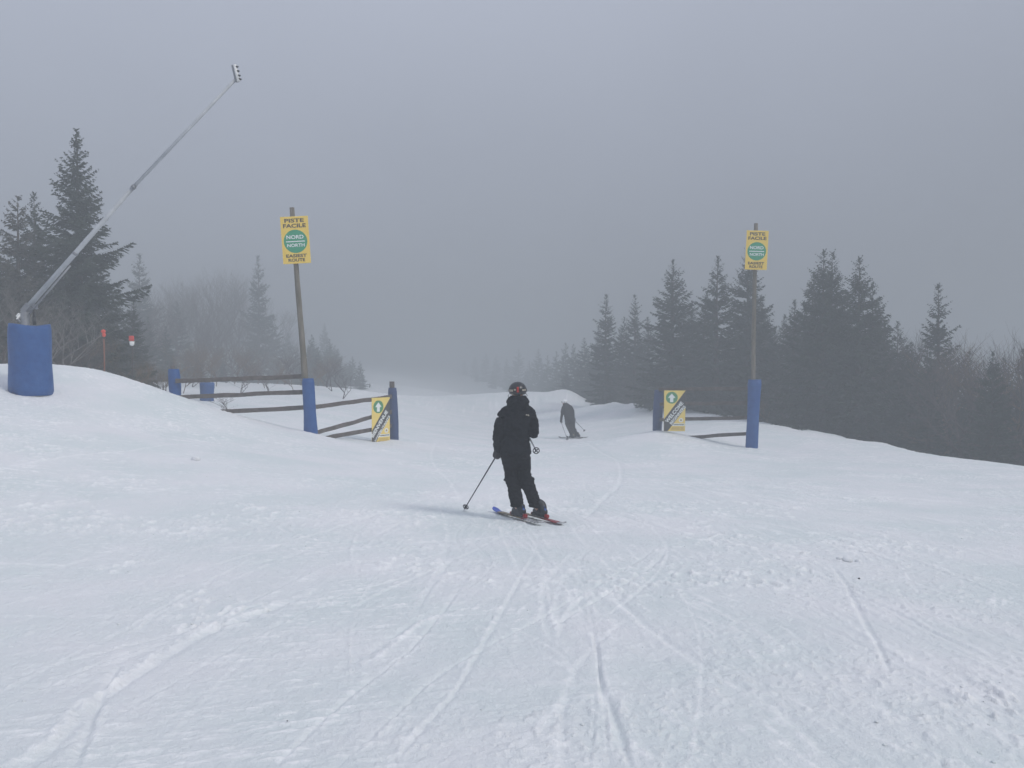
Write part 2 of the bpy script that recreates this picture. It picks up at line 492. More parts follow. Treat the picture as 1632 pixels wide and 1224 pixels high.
rng = random.Random(5)
def track(pts, w=0.05, depth=0.02, ridge=0.02, side=1, lump=1.0, seed=0, loose=0.7):
    """pts: world (x, y) polyline; cuts a groove and throws up a crumbly ridge on one side"""
    w *= 0.43; depth *= 0.5; ridge *= 0.46
    pts = [Vector((p[0], p[1])) for p in pts]
    fine = []
    for i in range(len(pts) - 1):                     # Catmull-Rom
        p0 = pts[max(0, i - 1)]; p1 = pts[i]; p2 = pts[i + 1]; p3 = pts[min(len(pts) - 1, i + 2)]
        for k in range(6):
            t = k / 6
            fine.append(0.5 * ((2 * p1) + (p2 - p0) * t + (2 * p0 - 5 * p1 + 4 * p2 - p3) * t * t + (3 * p1 - p0 - 3 * p2 + p3) * t ** 3))
    fine.append(pts[-1])
    reach = 7 * w
    ys = [p.y for p in fine]
    r0 = np.searchsorted(rows, min(ys) - reach); r1 = np.searchsorted(rows, max(ys) + reach)
    if r1 - r0 < 2: return
    n = len(fine) - 1
    xs = [p.x for p in fine]
    c0 = c1 = None
    cand = np.where((XX[r0:r1] > min(xs) - reach).any(0) & (XX[r0:r1] < max(xs) + reach).any(0))[0]
    if len(cand) < 2: return
    c0, c1 = cand[0], cand[-1] + 1
    X = XX[r0:r1, c0:c1]; Yv = YY[r0:r1, c0:c1]
    best = np.full(X.shape, 1e9); sgn = np.zeros(X.shape); par = np.zeros(X.shape)
    for i in range(n):
        a, b = fine[i], fine[i + 1]
        rr0 = np.searchsorted(rows[r0:r1], min(a.y, b.y) - reach); rr1 = np.searchsorted(rows[r0:r1], max(a.y, b.y) + reach)
        if rr1 <= rr0: continue
        xs_ = X[rr0:rr1]; ys_ = Yv[rr0:rr1]
        d = b - a; L2 = max(d.length_squared, 1e-9)
        t = np.clip(((xs_ - a.x) * d.x + (ys_ - a.y) * d.y) / L2, 0, 1)
        dx = xs_ - (a.x + t * d.x); dy = ys_ - (a.y + t * d.y)
        q = dx * dx + dy * dy
        m = q < best[rr0:rr1]
        best[rr0:rr1][m] = q[m]
        sgn[rr0:rr1][m] = (np.sign(dx * d.y - dy * d.x))[m]
        par[rr0:rr1][m] = ((i + t) / n)[m]
    dist = np.sqrt(best)
    fade = np.clip(par * 7, 0, 1) * np.clip((1 - par) * 7, 0, 1)
    wv = w * (1 + 0.3 * vnoise(par * 9, par * 0 + seed, seed))
    groove = np.exp(-(dist / wv) ** 2)
    lumps = np.clip(0.55 + 0.8 * lump * fbm(X * 19 + seed, Yv * 15, 100 + seed, 3, 0.65), 0, 2.2)
    rd = np.exp(-((dist * sgn * side - 1.9 * wv) / (1.1 * wv)) ** 2) * lumps
    HH[r0:r1, c0:c1] += fade * (ridge * rd - depth * groove)
    LOOSE[r0:r1, c0:c1] += fade * loose * np.clip(rd - 0.15, 0, 1)

def ptrack(pix, **k):
    track([on_ground(*p) for p in pix], **k)

# tracks read off the photograph
ptrack([(20, 1235), (90, 1190), (150, 1130), (230, 1070), (330, 1010), (400, 985), (520, 938)], w=0.085, depth=0.030, ridge=0.045, side=-1, lump=1.3, seed=1, loose=0.9)
ptrack([(115, 1228), (145, 1150), (165, 1105), (190, 1060)], w=0.05, depth=0.035, ridge=0.02, side=1, lump=1.6, seed=2)
ptrack([(0, 1085), (120, 1050), (260, 1012), (420, 975), (560, 945), (700, 905), (860, 880)], w=0.035, depth=0.016, ridge=0.012, side=-1, seed=3)
ptrack([(430, 1235), (500, 1165), (580, 1095), (650, 1040), (700, 985), (740, 930)], w=0.032, depth=0.022, ridge=0.012, side=1, seed=4)
ptrack([(540, 1226), (620, 1150), (700, 1080), (800, 1020), (900, 965), (1000, 905), (1055, 868)], w=0.032, depth=0.020, ridge=0.012, side=1, seed=5)
ptrack([(620, 1230), (680, 1160), (730, 1100), (770, 1030), (820, 940), (860, 870)], w=0.03, depth=0.018, ridge=0.018, side=-1, seed=6)
ptrack([(1005, 1232), (990, 1180), (972, 1130), (955, 1080), (950, 1010)], w=0.045, depth=0.030, ridge=0.012, side=1, seed=7)
ptrack([(970, 1230), (965, 1150), (958, 1100), (948, 1020), (930, 930), (890, 870)], w=0.022, depth=0.014, ridge=0.008, side=1, seed=8)
ptrack([(1425, 1085), (1400, 1035), (1370, 980), (1345, 930), (1325, 905)], w=0.035, depth=0.026, ridge=0.010, side=-1, seed=9)
ptrack([(1060, 865), (1056, 885), (1030, 910), (985, 938), (920, 975), (860, 1010)], w=0.04, depth=0.026, ridge=0.014, side=-1, seed=10)
ptrack([(780, 912), (900, 908), (1060, 903), (1160, 900), (1230, 897), (1330, 900)], w=0.045, depth=0.008, ridge=0.024, side=1, lump=1.6, seed=11, loose=1.0)
ptrack([(960, 930), (1010, 980), (1060, 1020), (1140, 1070), (1250, 1140), (1340, 1226)], w=0.06, depth=0.022, ridge=0.012, side=1, lump=1.5, seed=12)
ptrack([(446, 838), (460, 848), (490, 856), (528, 868)], w=0.05, depth=0.028, ridge=0.010, side=1, seed=13)
ptrack([(500, 880), (640, 866), (760, 858), (900, 848), (1080, 842), (1260, 838)], w=0.06, depth=0.008, ridge=0.022, side=1, lump=1.4, seed=14, loose=1.0)
ptrack([(0, 745), (60, 733), (140, 724), (210, 716), (300, 706)], w=0.10, depth=0.010, ridge=0.030, side=1, lump=1.0, seed=15, loose=0.9)
ptrack([(530, 1075), (620, 1020), (680, 985), (760, 965)], w=0.09, depth=0.018, ridge=0.028, side=1, lump=1.6, seed=16, loose=0.9)
ptrack([(1200, 880), (1090, 870), (1000, 868)], w=0.03, depth=0.014, ridge=0.01, seed=17)
ptrack([(1632, 1075), (1560, 1045), (1480, 1010), (1400, 970), (1300, 935)], w=0.05, depth=0.015, ridge=0.012, seed=18)
ptrack([(1632, 935), (1560, 925), (1420, 900), (1300, 880), (1150, 862)], w=0.05, depth=0.014, ridge=0.012, seed=19)
ptrack([(560, 775), (640, 790), (720, 806), (790, 822)], w=0.09, depth=0.018, ridge=0.006, seed=20, loose=0.2)
ptrack([(905, 705), (950, 715), (985, 735), (990, 770), (960, 800), (930, 830)], w=0.07, depth=0.020, ridge=0.014, seed=21)
ptrack([(925, 706), (1000, 740), (1100, 775), (1200, 800), (1330, 830)], w=0.06, depth=0.018, ridge=0.014, seed=22)
ptrack([(700, 700), (690, 730), (720, 770), (740, 800)], w=0.07, depth=0.016, ridge=0.012, seed=23)
# many fainter ones of the same habit
for k in range(150):
    r = rng.random()
    if r < 0.55:      # running down from the camera to the gate
        x0 = rng.uniform(-5, 5.5); x1 = rng.uniform(-1.8, 4.0); y0 = rng.uniform(2.4, 9); y1 = y0 + rng.uniform(1.5, 8)
        b = rng.uniform(-0.6, 0.6)
        p = []
        for i in range(6):
            t = i / 5
            p.append((x0 + (x1 - x0) * t * (y1 - y0) / 14 + b * math.sin(t * 3.1), y0 + (y1 - y0) * t))
    else:             # skidded turns across the slope
        cx_, cy_ = rng.uniform(-8, 11), rng.uniform(3, 24)
        rad = rng.uniform(1.5, 6); a0 = rng.uniform(0.2, 2.2); da = rng.uniform(0.3, 0.9) * rng.choice((-1, 1))
        p = [(cx_ + rad * math.cos(a0 + da * i / 5), cy_ + rad * 0.5 * math.sin(a0 + da * i / 5)) for i in range(6)]
    track(p, w=rng.uniform(0.018, 0.05), depth=rng.uniform(0.003, 0.013), ridge=rng.uniform(0.004, 0.018), side=rng.choice((-1, 1)), lump=rng.uniform(0.6, 1.6), seed=200 + k, loose=rng.uniform(0.2, 0.8))
# wind and shovel piled snow at the foot of the padded posts
for (px, py, Y, s) in ((626, 706, 23.2, 0.55), (660, 700, 23.6, 0.8), (1199, 718, 25, 0.5), (1048, 690, 26.4, 0.5), (495, 692, 20.8, 0.5)):
    q = W(px, py, Y)
    HH += 0.07 * np.exp(-(((XX - q.x) / s) ** 2 + ((YY - q.y + 0.1) / s) ** 2))

# the berm towards the wood breaks off: the ground falls away behind the right edge
ZZ += HH
nr, nc = ZZ.shape
verts = np.stack([XX, YY, ZZ], -1).reshape(-1, 3)
ii = np.arange(nr * nc).reshape(nr, nc)
quads = np.stack([ii[:-1, :-1], ii[:-1, 1:], ii[1:, 1:], ii[1:, :-1]], -1).reshape(-1, 4)
ground = from_np('snow_ground', verts, quads, M['snow'], None, True)
la = ground.data.attributes.new('loose', 'FLOAT', 'POINT')
la.data.foreach_set('value', np.clip(LOOSE, 0, 1).astype(np.float32).ravel())
tag(ground, 'packed white snow of the piste criss-crossed with ski tracks', None, None, 'structure')
ZMIN = float(ZZ.min())

# ------------------------------------------------------------------ trees
def spruce_crown(seed, H, Rb, ragged=0.2, whorl=0.30, lowest=0.04, power=0.8, blade=1.0, dens=1.0):
    rg = random.Random(seed)
    V = []; T = []
    def tri(a, b, c):
        n = len(V); V.extend((a, b, c)); T.append((n, n + 1, n + 2))
    z = H * lowest
    up = Vector((0, 0, 1))
    while z < H * 0.985:
        f = z / H
        n = max(3, int((8 - 4 * f) * dens))
        a0 = rg.random() * 6.28
        layer = 1 + rg.uniform(-ragged, ragged) * 0.7
        for k in range(n):
            L = Rb * (1 - f) ** power * layer * (1 + rg.uniform(-ragged, ragged)) + 0.05
            if rg.random() < ragged * 0.25: L *= rg.uniform(0.3, 0.6)
            az = a0 + 6.283 * k / n + rg.uniform(-0.3, 0.3)
            el = -0.26 + 0.9 * f ** 1.3 + rg.uniform(-0.17, 0.17)
            out = Vector((math.cos(az), math.sin(az), 0)); side = Vector((-math.sin(az), math.cos(az), 0))
            zb = z + rg.uniform(-0.2, 0.2)
            st = max(3, int(L / 0.085 / 1.0))
            bs = 0.45 + 0.55 * min(1.0, (1 - f) * 3.5)
            def axis(s):
                return out * (L * s * math.cos(el * (1 - 0.35 * s))) + up * (zb + L * s * math.sin(el) + 0.16 * L * s * s)
            tri(axis(0) + side * 0.02, axis(0) - side * 0.02, axis(1.02))
            for i in range(1, st + 1):
                s = (i + rg.uniform(-0.3, 0.3)) / st
                s = min(max(s, 0.05), 1)
                p = axis(s)
                wl = (0.36 * L * (1 - s) ** 0.7 * min(1, s * 3.2) + 0.09 * bs)
                for sg in (-1, 1):
                    q = wl * rg.uniform(0.65, 1.15)
                    d = (out * rg.uniform(0.45, 1.0) + side * sg * rg.uniform(0.6, 1.1) + up * rg.uniform(-0.75, 0.12)).normalized()
                    w = Vector((rg.uniform(-1, 1), rg.uniform(-1, 1), rg.uniform(-0.3, 0.3))).cross(d)
                    w = (w.normalized() if w.length > 1e-3 else up) * 0.035 * blade * bs * rg.uniform(0.8, 1.5)
                    tri(p + w, p - w, p + d * q)
                    if q > 0.16:
                        m = p + d * q * rg.uniform(0.3, 0.7)
                        for s2 in (-1, 1):
                            d2 = (d + out * 0.4 + side * s2 * rg.uniform(-0.9, 0.9) + up * rg.uniform(-0.7, 0.3)).normalized()
                            tri(m + up * 0.025 * blade, m - up * 0.03 * blade, m + d2 * rg.uniform(0.10, 0.19) * blade * bs)
                if rg.random() < 0.6:
                    tri(p + side * 0.05 * blade, p - side * 0.05 * blade, p + up * rg.uniform(-0.16, 0.08) + out * 0.06)
        z += whorl * (1 - 0.45 * f) * rg.uniform(0.75, 1.2) / dens ** 0.5
    for k in range(16):                     # leader
        a = rg.random() * 6.28; zz = H * (0.975 + 0.022 * k / 16)
        p = Vector((0, 0, zz))
        tri(p + Vector((0, 0, -0.03)), p + Vector((0, 0, 0.03)), p + Vector((math.cos(a) * 0.12, math.sin(a) * 0.12, 0.09)))
    tri(Vector((-0.02, 0, H * 0.93)), Vector((0.02, 0, H * 0.93)), Vector((0, 0, H + 0.02)))
    return V, T

def spruce_proto(seed, H=9.0, Rb=2.2, mat_='needles', **k):
    V, T = spruce_crown(seed, H, Rb, **k)
    root = thing('spruce_tree', None, None)
    bm = bmesh.new()
    rg = random.Random(seed)
    add_tube(bm, [(0, 0, -0.6), (0.02, 0.01, H * 0.3), (rg.uniform(-.05, .05), 0.02, H * 0.65), (0, 0, H * 0.97)], [H * 0.018 + 0.04, H * 0.013 + 0.02, H * 0.008, 0.008], 8)
    from_bm('trunk', bm, M['bark'], root, True)
    from_np('crown', [tuple(v) for v in V], T, M[mat_], root)
    root['h'] = H
    return root

def bare_crown(seed, H, spread=0.5, depth=6, thick=1.0):
    rg = random.Random(seed)
    bt = bmesh.new(); bc = bmesh.new()
    def grow(p, d, L, r, lvl):
        n = 3
        pts = [p]; q = p.copy(); dd = d.copy()
        for i in range(n):
            dd = (dd + Vector((rg.uniform(-1, 1), rg.uniform(-1, 1), rg.uniform(-.5, .8))) * 0.16).normalized()
            q = q + dd * (L / n)
            pts.append(q.copy())
        add_tube(bt if lvl == 0 else bc, pts, [r * (1 - 0.4 * i / n) for i in range(n + 1)], 6 if lvl < 2 else 3, caps=False)
        if lvl >= depth: return
        kids = 3 if lvl < depth - 2 else 2
        for k in range(kids + (1 if lvl == 0 else 0)):
            i = rg.choice((1, 2, 3)) if lvl > 0 else rg.choice((2, 3, 3))
            az = rg.random() * 6.28
            side = Vector((math.cos(az), math.sin(az), rg.uniform(-0.1, 0.5)))
            nd = (dd * (1 - spread * 0.55) + side * spread * rg.uniform(0.6, 1.1) + Vector((0, 0, 0.18))).normalized()
            grow(pts[i], nd, L * rg.uniform(0.62, 0.86), r * 0.56, lvl + 1)
    grow(Vector((0, 0, -0.3)), Vector((rg.uniform(-.08, .08), rg.uniform(-.08, .08), 1)).normalized(), H * 0.36, (H * 0.016 + 0.012) * thick, 0)
    return bt, bc

def bare_proto(seed, H=7.0, spread=0.5, depth=6, m='twig', name='bare_tree'):
    bt, bc = bare_crown(seed, H, spread, depth, 1.0 if name == 'bare_tree' else 0.5)
    root = thing(name, None, None)
    from_bm('trunk', bt, M[m], root, True)
    c = from_bm('crown' if name == 'bare_tree' else 'twigs', bc, M[m], root)
    root['h'] = max(v.co.z for v in c.data.vertices)
    return root

used = set()
def place(proto, x, y, top_z, label, cat, group=None, wide=1.0, rz=None, sink=0.1, lean=0.0):
    if proto.name not in used:
        r = proto; used.add(proto.name)
    else:
        r = proto.copy(); COL.objects.link(r)
        for ch in proto.children:
            c = ch.copy(); COL.objects.link(c); c.parent = r
    zb = gz(x, y) - sink
    s = (top_z - zb) / proto['h']
    r.location = (x, y, zb)
    r.scale = (s * wide, s * wide, s)
    r.rotation_euler = (lean, 0, rng.random() * 6.28 if rz is None else rz)
    if cat == 'spruce tree' and group: r.rotation_euler = (rng.uniform(-0.05, 0.05), rng.uniform(-0.05, 0.05), r.rotation_euler[2])
    r['label'] = label; r['category'] = cat
    if group: r['group'] = group
    elif 'group' in r: del r['group']
    return r

SP = {
    'big': spruce_proto(11, 10.0, 2.55, ragged=0.36, whorl=0.27, power=0.98, dens=1.35),
    'wide': spruce_proto(12, 9.0, 2.3, ragged=0.38, whorl=0.28, power=0.75, dens=1.15),
    'full': spruce_proto(13, 9.0, 2.3, ragged=0.22, whorl=0.28, power=0.75, dens=1.15),
    'slim': spruce_proto(14, 9.0, 1.6, ragged=0.35, whorl=0.27, power=0.7),
    'mid': spruce_proto(15, 9.0, 2.1, ragged=0.28, whorl=0.30, power=0.8),
    'frost': spruce_proto(16, 8.0, 1.9, 'needles_frost', ragged=0.35, whorl=0.32, power=0.62, dens=0.9),
    'far': spruce_proto(17, 9.0, 2.2, ragged=0.3, whorl=0.42, power=0.8, dens=0.9, blade=1.5),
}
BP = {
    'a': bare_proto(21, 7.0, 0.55, 6), 'b': bare_proto(22, 7.0, 0.7, 6), 'c': bare_proto(23, 7.0, 0.45, 6),
    'd': bare_proto(24, 5.0, 0.8, 6, 'twig_rust'),
}
BS = {
    's': bare_proto(25, 1.6, 0.8, 5, 'twig', 'bare_shrub'), 'p': bare_proto(26, 3.0, 0.6, 6, 'twig_pale', 'dead_sapling'),
    'r': bare_proto(27, 2.2, 0.75, 6, 'twig_rust', 'brown_shrub'),
}

def far_(Y):
    return Y if Y < 45 else 45 + (Y - 45) * 1.75

def sp(kind, px, py, Y, label, wide=1.0, group=None, rz=None):
    Y = far_(Y)
    p = W(px, py, Y)
    return place(SP[kind], p.x, p.y, p.z, label, 'spruce tree', group, wide, rz)

def bt(kind, px, py, Y, label, wide=1.0, group=None):
    Y = far_(Y)
    p = W(px, py, Y)
    return place(BP[kind], p.x, p.y, p.z, label, 'bare tree', group, wide)

# single trees one can point at
sp('big', 122, 205, 26.5, 'tallest dark spruce, rising behind the snow lance and its blue pad', 1.0, None, 0.6)
sp('frost', 28, 312, 25.5, 'frosted brownish spruce at the left edge of the wood behind the blue pad', 1.0)
sp('mid', 54, 306, 28.5, 'dark spruce between the frosted spruce and the tallest spruce', 0.9)
sp('frost', -22, 350, 24.5, 'frosted spruce cut off by the left border of the photo', 1.1)
sp('slim', 90, 395, 30, 'shorter spruce crowded against the left flank of the tallest spruce', 0.9)
sp('slim', 222, 404, 55, 'hazy spruce just past the tip of the tallest spruce\'s lower boughs', 1.0)
sp('slim', 411, 407, 62, 'slim hazy spruce standing above the bare trees left of the tilted sign pole', 0.8)
sp('far', 517, 515, 84, 'faint small spruce just right of the tilted sign pole', 0.8)
sp('slim', 966, 469, 47, 'pointed spruce at the left end of the clear row on the right of the piste', 1.0)
sp('slim', 1012, 470, 47.5, 'narrow spruce second in the row, right of the pointed end spruce', 0.9)
sp('wide', 1073, 413, 41, 'ragged wide-boughed spruce above the welcome banner', 1.0, None, 2.0)
sp('mid', 1144, 408, 38.5, 'regular cone-shaped spruce between the ragged spruce and the right sign', 1.0)
sp('full', 1192, 399, 39, 'spruce whose tip is hidden behind the right yellow sign', 0.95)
sp('full', 1313, 400, 33, 'broad dark spruce with twin tip right of the right sign pole', 1.0)
sp('full', 1327, 402, 34.5, 'second tip of the broad twin spruce right of the right sign pole', 0.8)
sp('full', 1370, 411, 32.5, 'dense dark spruce directly right of the broad twin spruce', 0.95)
sp('slim', 1496, 453, 33.5, 'lone narrow spruce tip standing clear above the bare trees on the right', 0.9)
sp('full', 1582, 560, 27, 'low dark bushy spruce below the bare trees near the right border', 0.9)
# the massed wood, right
gR = 'spruces massed in the wood on the right of the piste'
lR = 'dark spruce in the fog-bound mass of the wood on the right of the piste'
rw = random.Random(31)
spec = [(990, 505, 49), (1100, 478, 43), (1118, 466, 42), (1040, 505, 48), (1215, 470, 44), (1232, 520, 40), (1262, 478, 38), (1285, 436, 35), (1245, 500, 45),
        (1345, 470, 37), (1400, 450, 35), (1418, 520, 34), (1436, 512, 40), (1455, 545, 33), (1520, 545, 36), (1545, 560, 32), (1608, 570, 30), (1640, 556, 31), (1480, 560, 30), (1665, 540, 29),
        (1700, 520, 27), (1740, 500, 26), (935, 538, 57), (918, 548, 62), (948, 520, 54), (903, 546, 68), (888, 560, 74), (872, 566, 80), (858, 556, 88)]
spec_names = {
    990: 'small spruce tip wedged between the two pointed end spruces right of the piste', 1100: 'spruce shoulder just right of the ragged spruce above the welcome banner',
    1118: 'lower spruce tip at the left flank of the regular cone-shaped spruce', 1215: 'spruce tip just right of the bottom corner of the right yellow sign',
    1262: 'spruce tip left of the broad twin spruce, lower of the two', 1285: 'spruce tip touching the left side of the broad twin spruce',
    1400: 'spruce on the right flank of the dense dark spruce', 1436: 'low spruce top in the dip between the dense spruce and the lone narrow tip',
    1520: 'low spruce just right of the lone narrow spruce tip', 935: 'small hazy spruce left of the pointed end spruce, above the far skier',
    903: 'faint low spruce directly above the white-helmeted skier', 858: 'faint spruce above and right of the near skier\'s helmet'}
for (px, py, Y) in spec:
    if px in spec_names:
        sp('mid' if Y < 56 else 'far', px, py, Y, spec_names[px], 1.0, gR)
        continue
    sp(rw.choice(('mid', 'slim', 'full', 'mid')) if Y < 56 else 'far', px, py, Y, lR, rw.uniform(0.85, 1.15), gR)
for k in range(46):
    px = 960 + 16.5 * k + rw.uniform(-8, 8)
    base = np.interp(px, [940, 1050, 1150, 1300, 1400, 1500, 1640, 1760], [575, 520, 500, 490, 505, 575, 590, 560])
    Y = np.interp(px, [940, 1060, 1200, 1400, 1640, 1760], [54, 47, 43, 36, 30, 27]) + rw.uniform(-1, 9)
    sp(rw.choice(('mid', 'slim', 'full', 'wide', 'slim', 'frost')), px, base + rw.uniform(0, 62), Y, lR, rw.uniform(0.8, 1.35), gR)
for k in range(16):
    px = 905 + 17 * k + rw.uniform(-6, 6)
    sp('far', px, float(np.interp(px, [900, 960, 1050, 1200], [562, 540, 520, 500])) + rw.uniform(0, 30), rw.uniform(54, 64), lR, 1.2, gR)
gF = 'faint spruces beyond the crest at the end of the piste'
lF = 'barely visible spruce fading into fog beyond the crest of the piste'
for (px, py, Y) in [(846, 575, 96), (826, 556, 105), (808, 572, 112), (792, 566, 120), (774, 560, 128), (757, 566, 138), (741, 572, 150), (730, 585, 165), (838, 590, 92), (815, 596, 100), (785, 590, 112), (862, 595, 84), (880, 598, 76), (760, 592, 124), (722, 598, 175)]:
    sp('far', px, py, Y, lF, 1.1, gF)
# left wood
gL = 'spruces and saplings massed in the wood on the left of the piste'
lL = 'hazy spruce in the wood on the left behind the wooden fence'
for (px, py, Y) in [(150, 420, 33), (185, 460, 36), (205, 480, 34), (75, 425, 29.5), (5, 400, 29), (120, 470, 27.5), (60, 480, 25), (240, 505, 47), (262, 520, 48), (170, 520, 30), (20, 470, 24.8), (430, 500, 66), (455, 530, 70), (395, 545, 60), (350, 540, 56),
                    (535, 556, 92), (550, 575, 100), (565, 585, 110), (500, 548, 80), (485, 560, 72), (300, 545, 52), (280, 480, 56), (-40, 420, 27), (-70, 330, 29), (575, 600, 104), (470, 575, 66), (330, 500, 75), (300, 510, 78), (270, 490, 72), (360, 505, 80), (390, 500, 82), (240, 470, 66), (315, 560, 50), (355, 575, 52), (275, 560, 46), (235, 550, 40), (440, 560, 62)]:
    sp('far' if Y > 50 else rw.choice(('mid', 'full', 'slim')), px, py, Y, lL, rw.uniform(0.9, 1.2), gL)
for k in range(26):
    px = 478 + 4.4 * k + rw.uniform(-5, 5)
    sp('far', px, float(np.interp(px, [480, 520, 560, 596], [535, 545, 572, 600])) + rw.uniform(-8, 30), rw.uniform(50, 68) + (px - 478) * 0.12, lL, rw.uniform(0.9, 1.2), gL)
gB = 'leafless trees of the wood on the left of the piste'
for k, (px, py, Y) in enumerate([(250, 445, 50), (285, 432, 52), (320, 420, 53), (350, 412, 55), (378, 425, 54), (305, 450, 47), (340, 455, 48), (265, 470, 46), (400, 455, 58), (430, 462, 62), (235, 460, 44), (450, 505, 66), (370, 480, 50), (328, 438, 60), (298, 470, 62),
    (245, 480, 41), (275, 500, 42), (310, 500, 43), (345, 510, 44), (375, 520, 46), (410, 515, 50), (438, 530, 55), (220, 500, 38), (260, 440, 58), (290, 428, 66), (362, 418, 64), (392, 440, 66), (320, 470, 70), (350, 470, 72), (465, 530, 68), (480, 545, 74)]):
    bt('abc'[k % 3], px, py, Y * 1.22, 'greyish leafless tree in the hazy thicket left of the tilted sign pole', rw.uniform(0.9, 1.2), gB)
bt('b', 1560, 522, 29, 'leafless tree with a wide fan of fine twigs right of the lone narrow spruce', 1.1)
bt('c', 1632, 505, 27.5, 'leafless tree with upright limbs at the right border', 1.0)
gRb = 'leafless trees among the spruces on the right'
for k, (px, py, Y) in enumerate([(1452, 510, 33), (1470, 518, 35), (1430, 520, 36), (1520, 540, 33), (1590, 535, 30), (1540, 545, 28), (1612, 540, 30), (1660, 520, 28), (1240, 495, 46), (1225, 505, 44)]):
    bt('abcd'[k % 4], px, py, Y, 'brownish leafless tree tangled among the spruces on the right', rw.uniform(0.9, 1.2), gRb)

def shrub(kind, px, py, Y, h, label, cat, group=None, wide=1.0):
    p = W(px, py, Y)
    return place(BS[kind], p.x, p.y, gz(p.x, p.y) + h, label, cat, group, wide, sink=0.15)
shrub('s', 100, 580, 20.2, 0.22, 'twiggy shrub tips poking through the snow crest right of the large blue pad', 'shrub', None, 2.2)
shrub('s', 120, 584, 20.4, 0.20, 'low twigs on the snow crest above the red marker', 'shrub', None, 2.4)
shrub('s', 16, 622, 16.6, 0.20, 'few bare twigs in the snow left of the large blue pad', 'shrub', None, 2.0)
shrub('s', 366, 642, 27, 0.75, 'bare bush behind the rails beside the hazy blue padded post', 'bush', None, 2.0)
shrub('s', 262, 620, 21.0, 0.45, 'thin twigs at the foot of the leftmost blue fence post', 'shrub', None, 1.3)
shrub('p', 100, 470, 22.5, 2.7, 'pale dead sapling with crooked branches behind the large blue pad', 'sapling', None, 1.4)
shrub('p', 70, 500, 22.2, 2.3, 'shorter pale dead sapling right behind the snow lance', 'sapling', None, 1.3)
shrub('p', 6, 450, 22, 3.0, 'pale dead sapling at the left border', 'sapling', None, 1.3)
gS = 'brown brush along the foot of the left wood'
for (px, Y, h) in [(8, 22, 2.0), (40, 23, 2.4), (105, 23.5, 1.9), (140, 24, 1.7), (170, 24.5, 1.8), (200, 25, 1.6), (235, 27, 1.6), (25, 24.5, 2.8), (255, 29, 1.7), (120, 25, 2.4), (185, 27, 2.0), (290, 36, 1.8), (330, 38, 1.8), (380, 40, 1.9), (430, 42, 1.7), (470, 44, 1.8), (520, 50, 1.6)] + [(262 + 13.5 * k, rw.uniform(43, 52), rw.uniform(1.8, 3.0)) for k in range(22)]:
    shrub(rw.choice('sr'), px, 600, Y, h, 'brownish leafless brush at the foot of the left wood', 'brush', gS, rw.uniform(1.0, 1.5))
gS2 = 'brown brush at the foot of the right wood'
for k in range(22):
    px = 975 + k * 32
    Y = float(np.interp(px, [960, 1060, 1232, 1400, 1632], [50, 44, 36, 31, 25.5])) + rw.uniform(0, 2)
    shrub(rw.choice('sr'), px, 640, Y, rw.uniform(1.3, 2.6), 'brownish leafless brush at the foot of the right wood', 'brush', gS2, rw.uniform(1.0, 1.6))

# ------------------------------------------------------------------ pads, posts, rails
def pad_mesh(p_top, p_bot, r_top, r_bot, n=20, rows_=14, seed=0, squash=0.85):
    """vinyl-covered foam wrap round a post, slightly slumped"""
    bm = bmesh.new()
    rg = random.Random(seed)
    rings = []
    for i in range(rows_ + 1):
        t = i / rows_
        c = p_top.lerp(p_bot, t)
        e = 1.0
        if t < 0.04 or t > 0.96: e = 0.93
        r = (r_top + (r_bot - r_top) * t) * e * (1 + 0.05 * math.sin(t * 6 + seed) + rg.uniform(-0.012, 0.012))
        ring = []
        for k in range(n):
            a = 2 * math.pi * k / n
            rr = r * (1 + 0.035 * math.sin(3 * a + seed + t * 2))
            ring.append(bm.verts.new(c + Vector((math.cos(a) * rr, math.sin(a) * rr * squash, 0))))
        rings.append(ring)
    for i in range(rows_):
        for k in range(n):
            bm.faces.new((rings[i][k], rings[i][(k + 1) % n], rings[i + 1][(k + 1) % n], rings[i + 1][k]))
    bm.faces.new(rings[0]); bm.faces.new(list(reversed(rings[-1])))
    return bm

def pole_mesh(p0, p1, r0, r1, seed=0):
    bm = bmesh.new()
    rg = random.Random(seed)
    n = 14
    pts = []; rad = []
    for i in range(n + 1):
        t = i / n
        b = math.sin(t * math.pi)
        pts.append(p0.lerp(p1, t) + Vector((0.02 * b * math.sin(seed + 3 * t) + rg.uniform(-.004, .004), rg.uniform(-.004, .004), 0)))
        rad.append((r0 + (r1 - r0) * t) * (1 + rg.uniform(-0.05, 0.05)))
    add_tube(bm, pts, rad, 12)
    return bm

def rail_mesh(a, b, h=0.115, t=0.045, seed=0):
    bm = bmesh.new()
    rg = random.Random(seed)
    d = (b - a).normalized()
    s = d.cross(Vector((0, 0, 1))).normalized() * t / 2
    rings = []
    n = 8
    for i in range(n + 1):
        p = a.lerp(b, i / n) + Vector((0, 0, rg.uniform(-0.012, 0.012)))
        hh = h / 2 * (1 + rg.uniform(-0.08, 0.08))
        u = Vector((0, 0, hh)); c = Vector((0, 0, 0.012))
        rings.append([bm.verts.new(q) for q in (p + s * 0.7 + u, p + s + u - c, p + s - u + c, p + s * 0.7 - u, p - s * 0.7 - u, p - s - u + c, p - s + u - c, p - s * 0.7 + u)])
    for i in range(n):
        for k in range(8):
            bm.faces.new((rings[i][k], rings[i][(k + 1) % 8], rings[i + 1][(k + 1) % 8], rings[i + 1][k]))
    bm.faces.new(list(reversed(rings[0]))); bm.faces.new(rings[-1])
    return bm

def sub(o, root):
    o.parent = root
    o.matrix_parent_inverse = Matrix.Identity(4)
    return o

def local(root, p):
    return Vector(p) - root.location

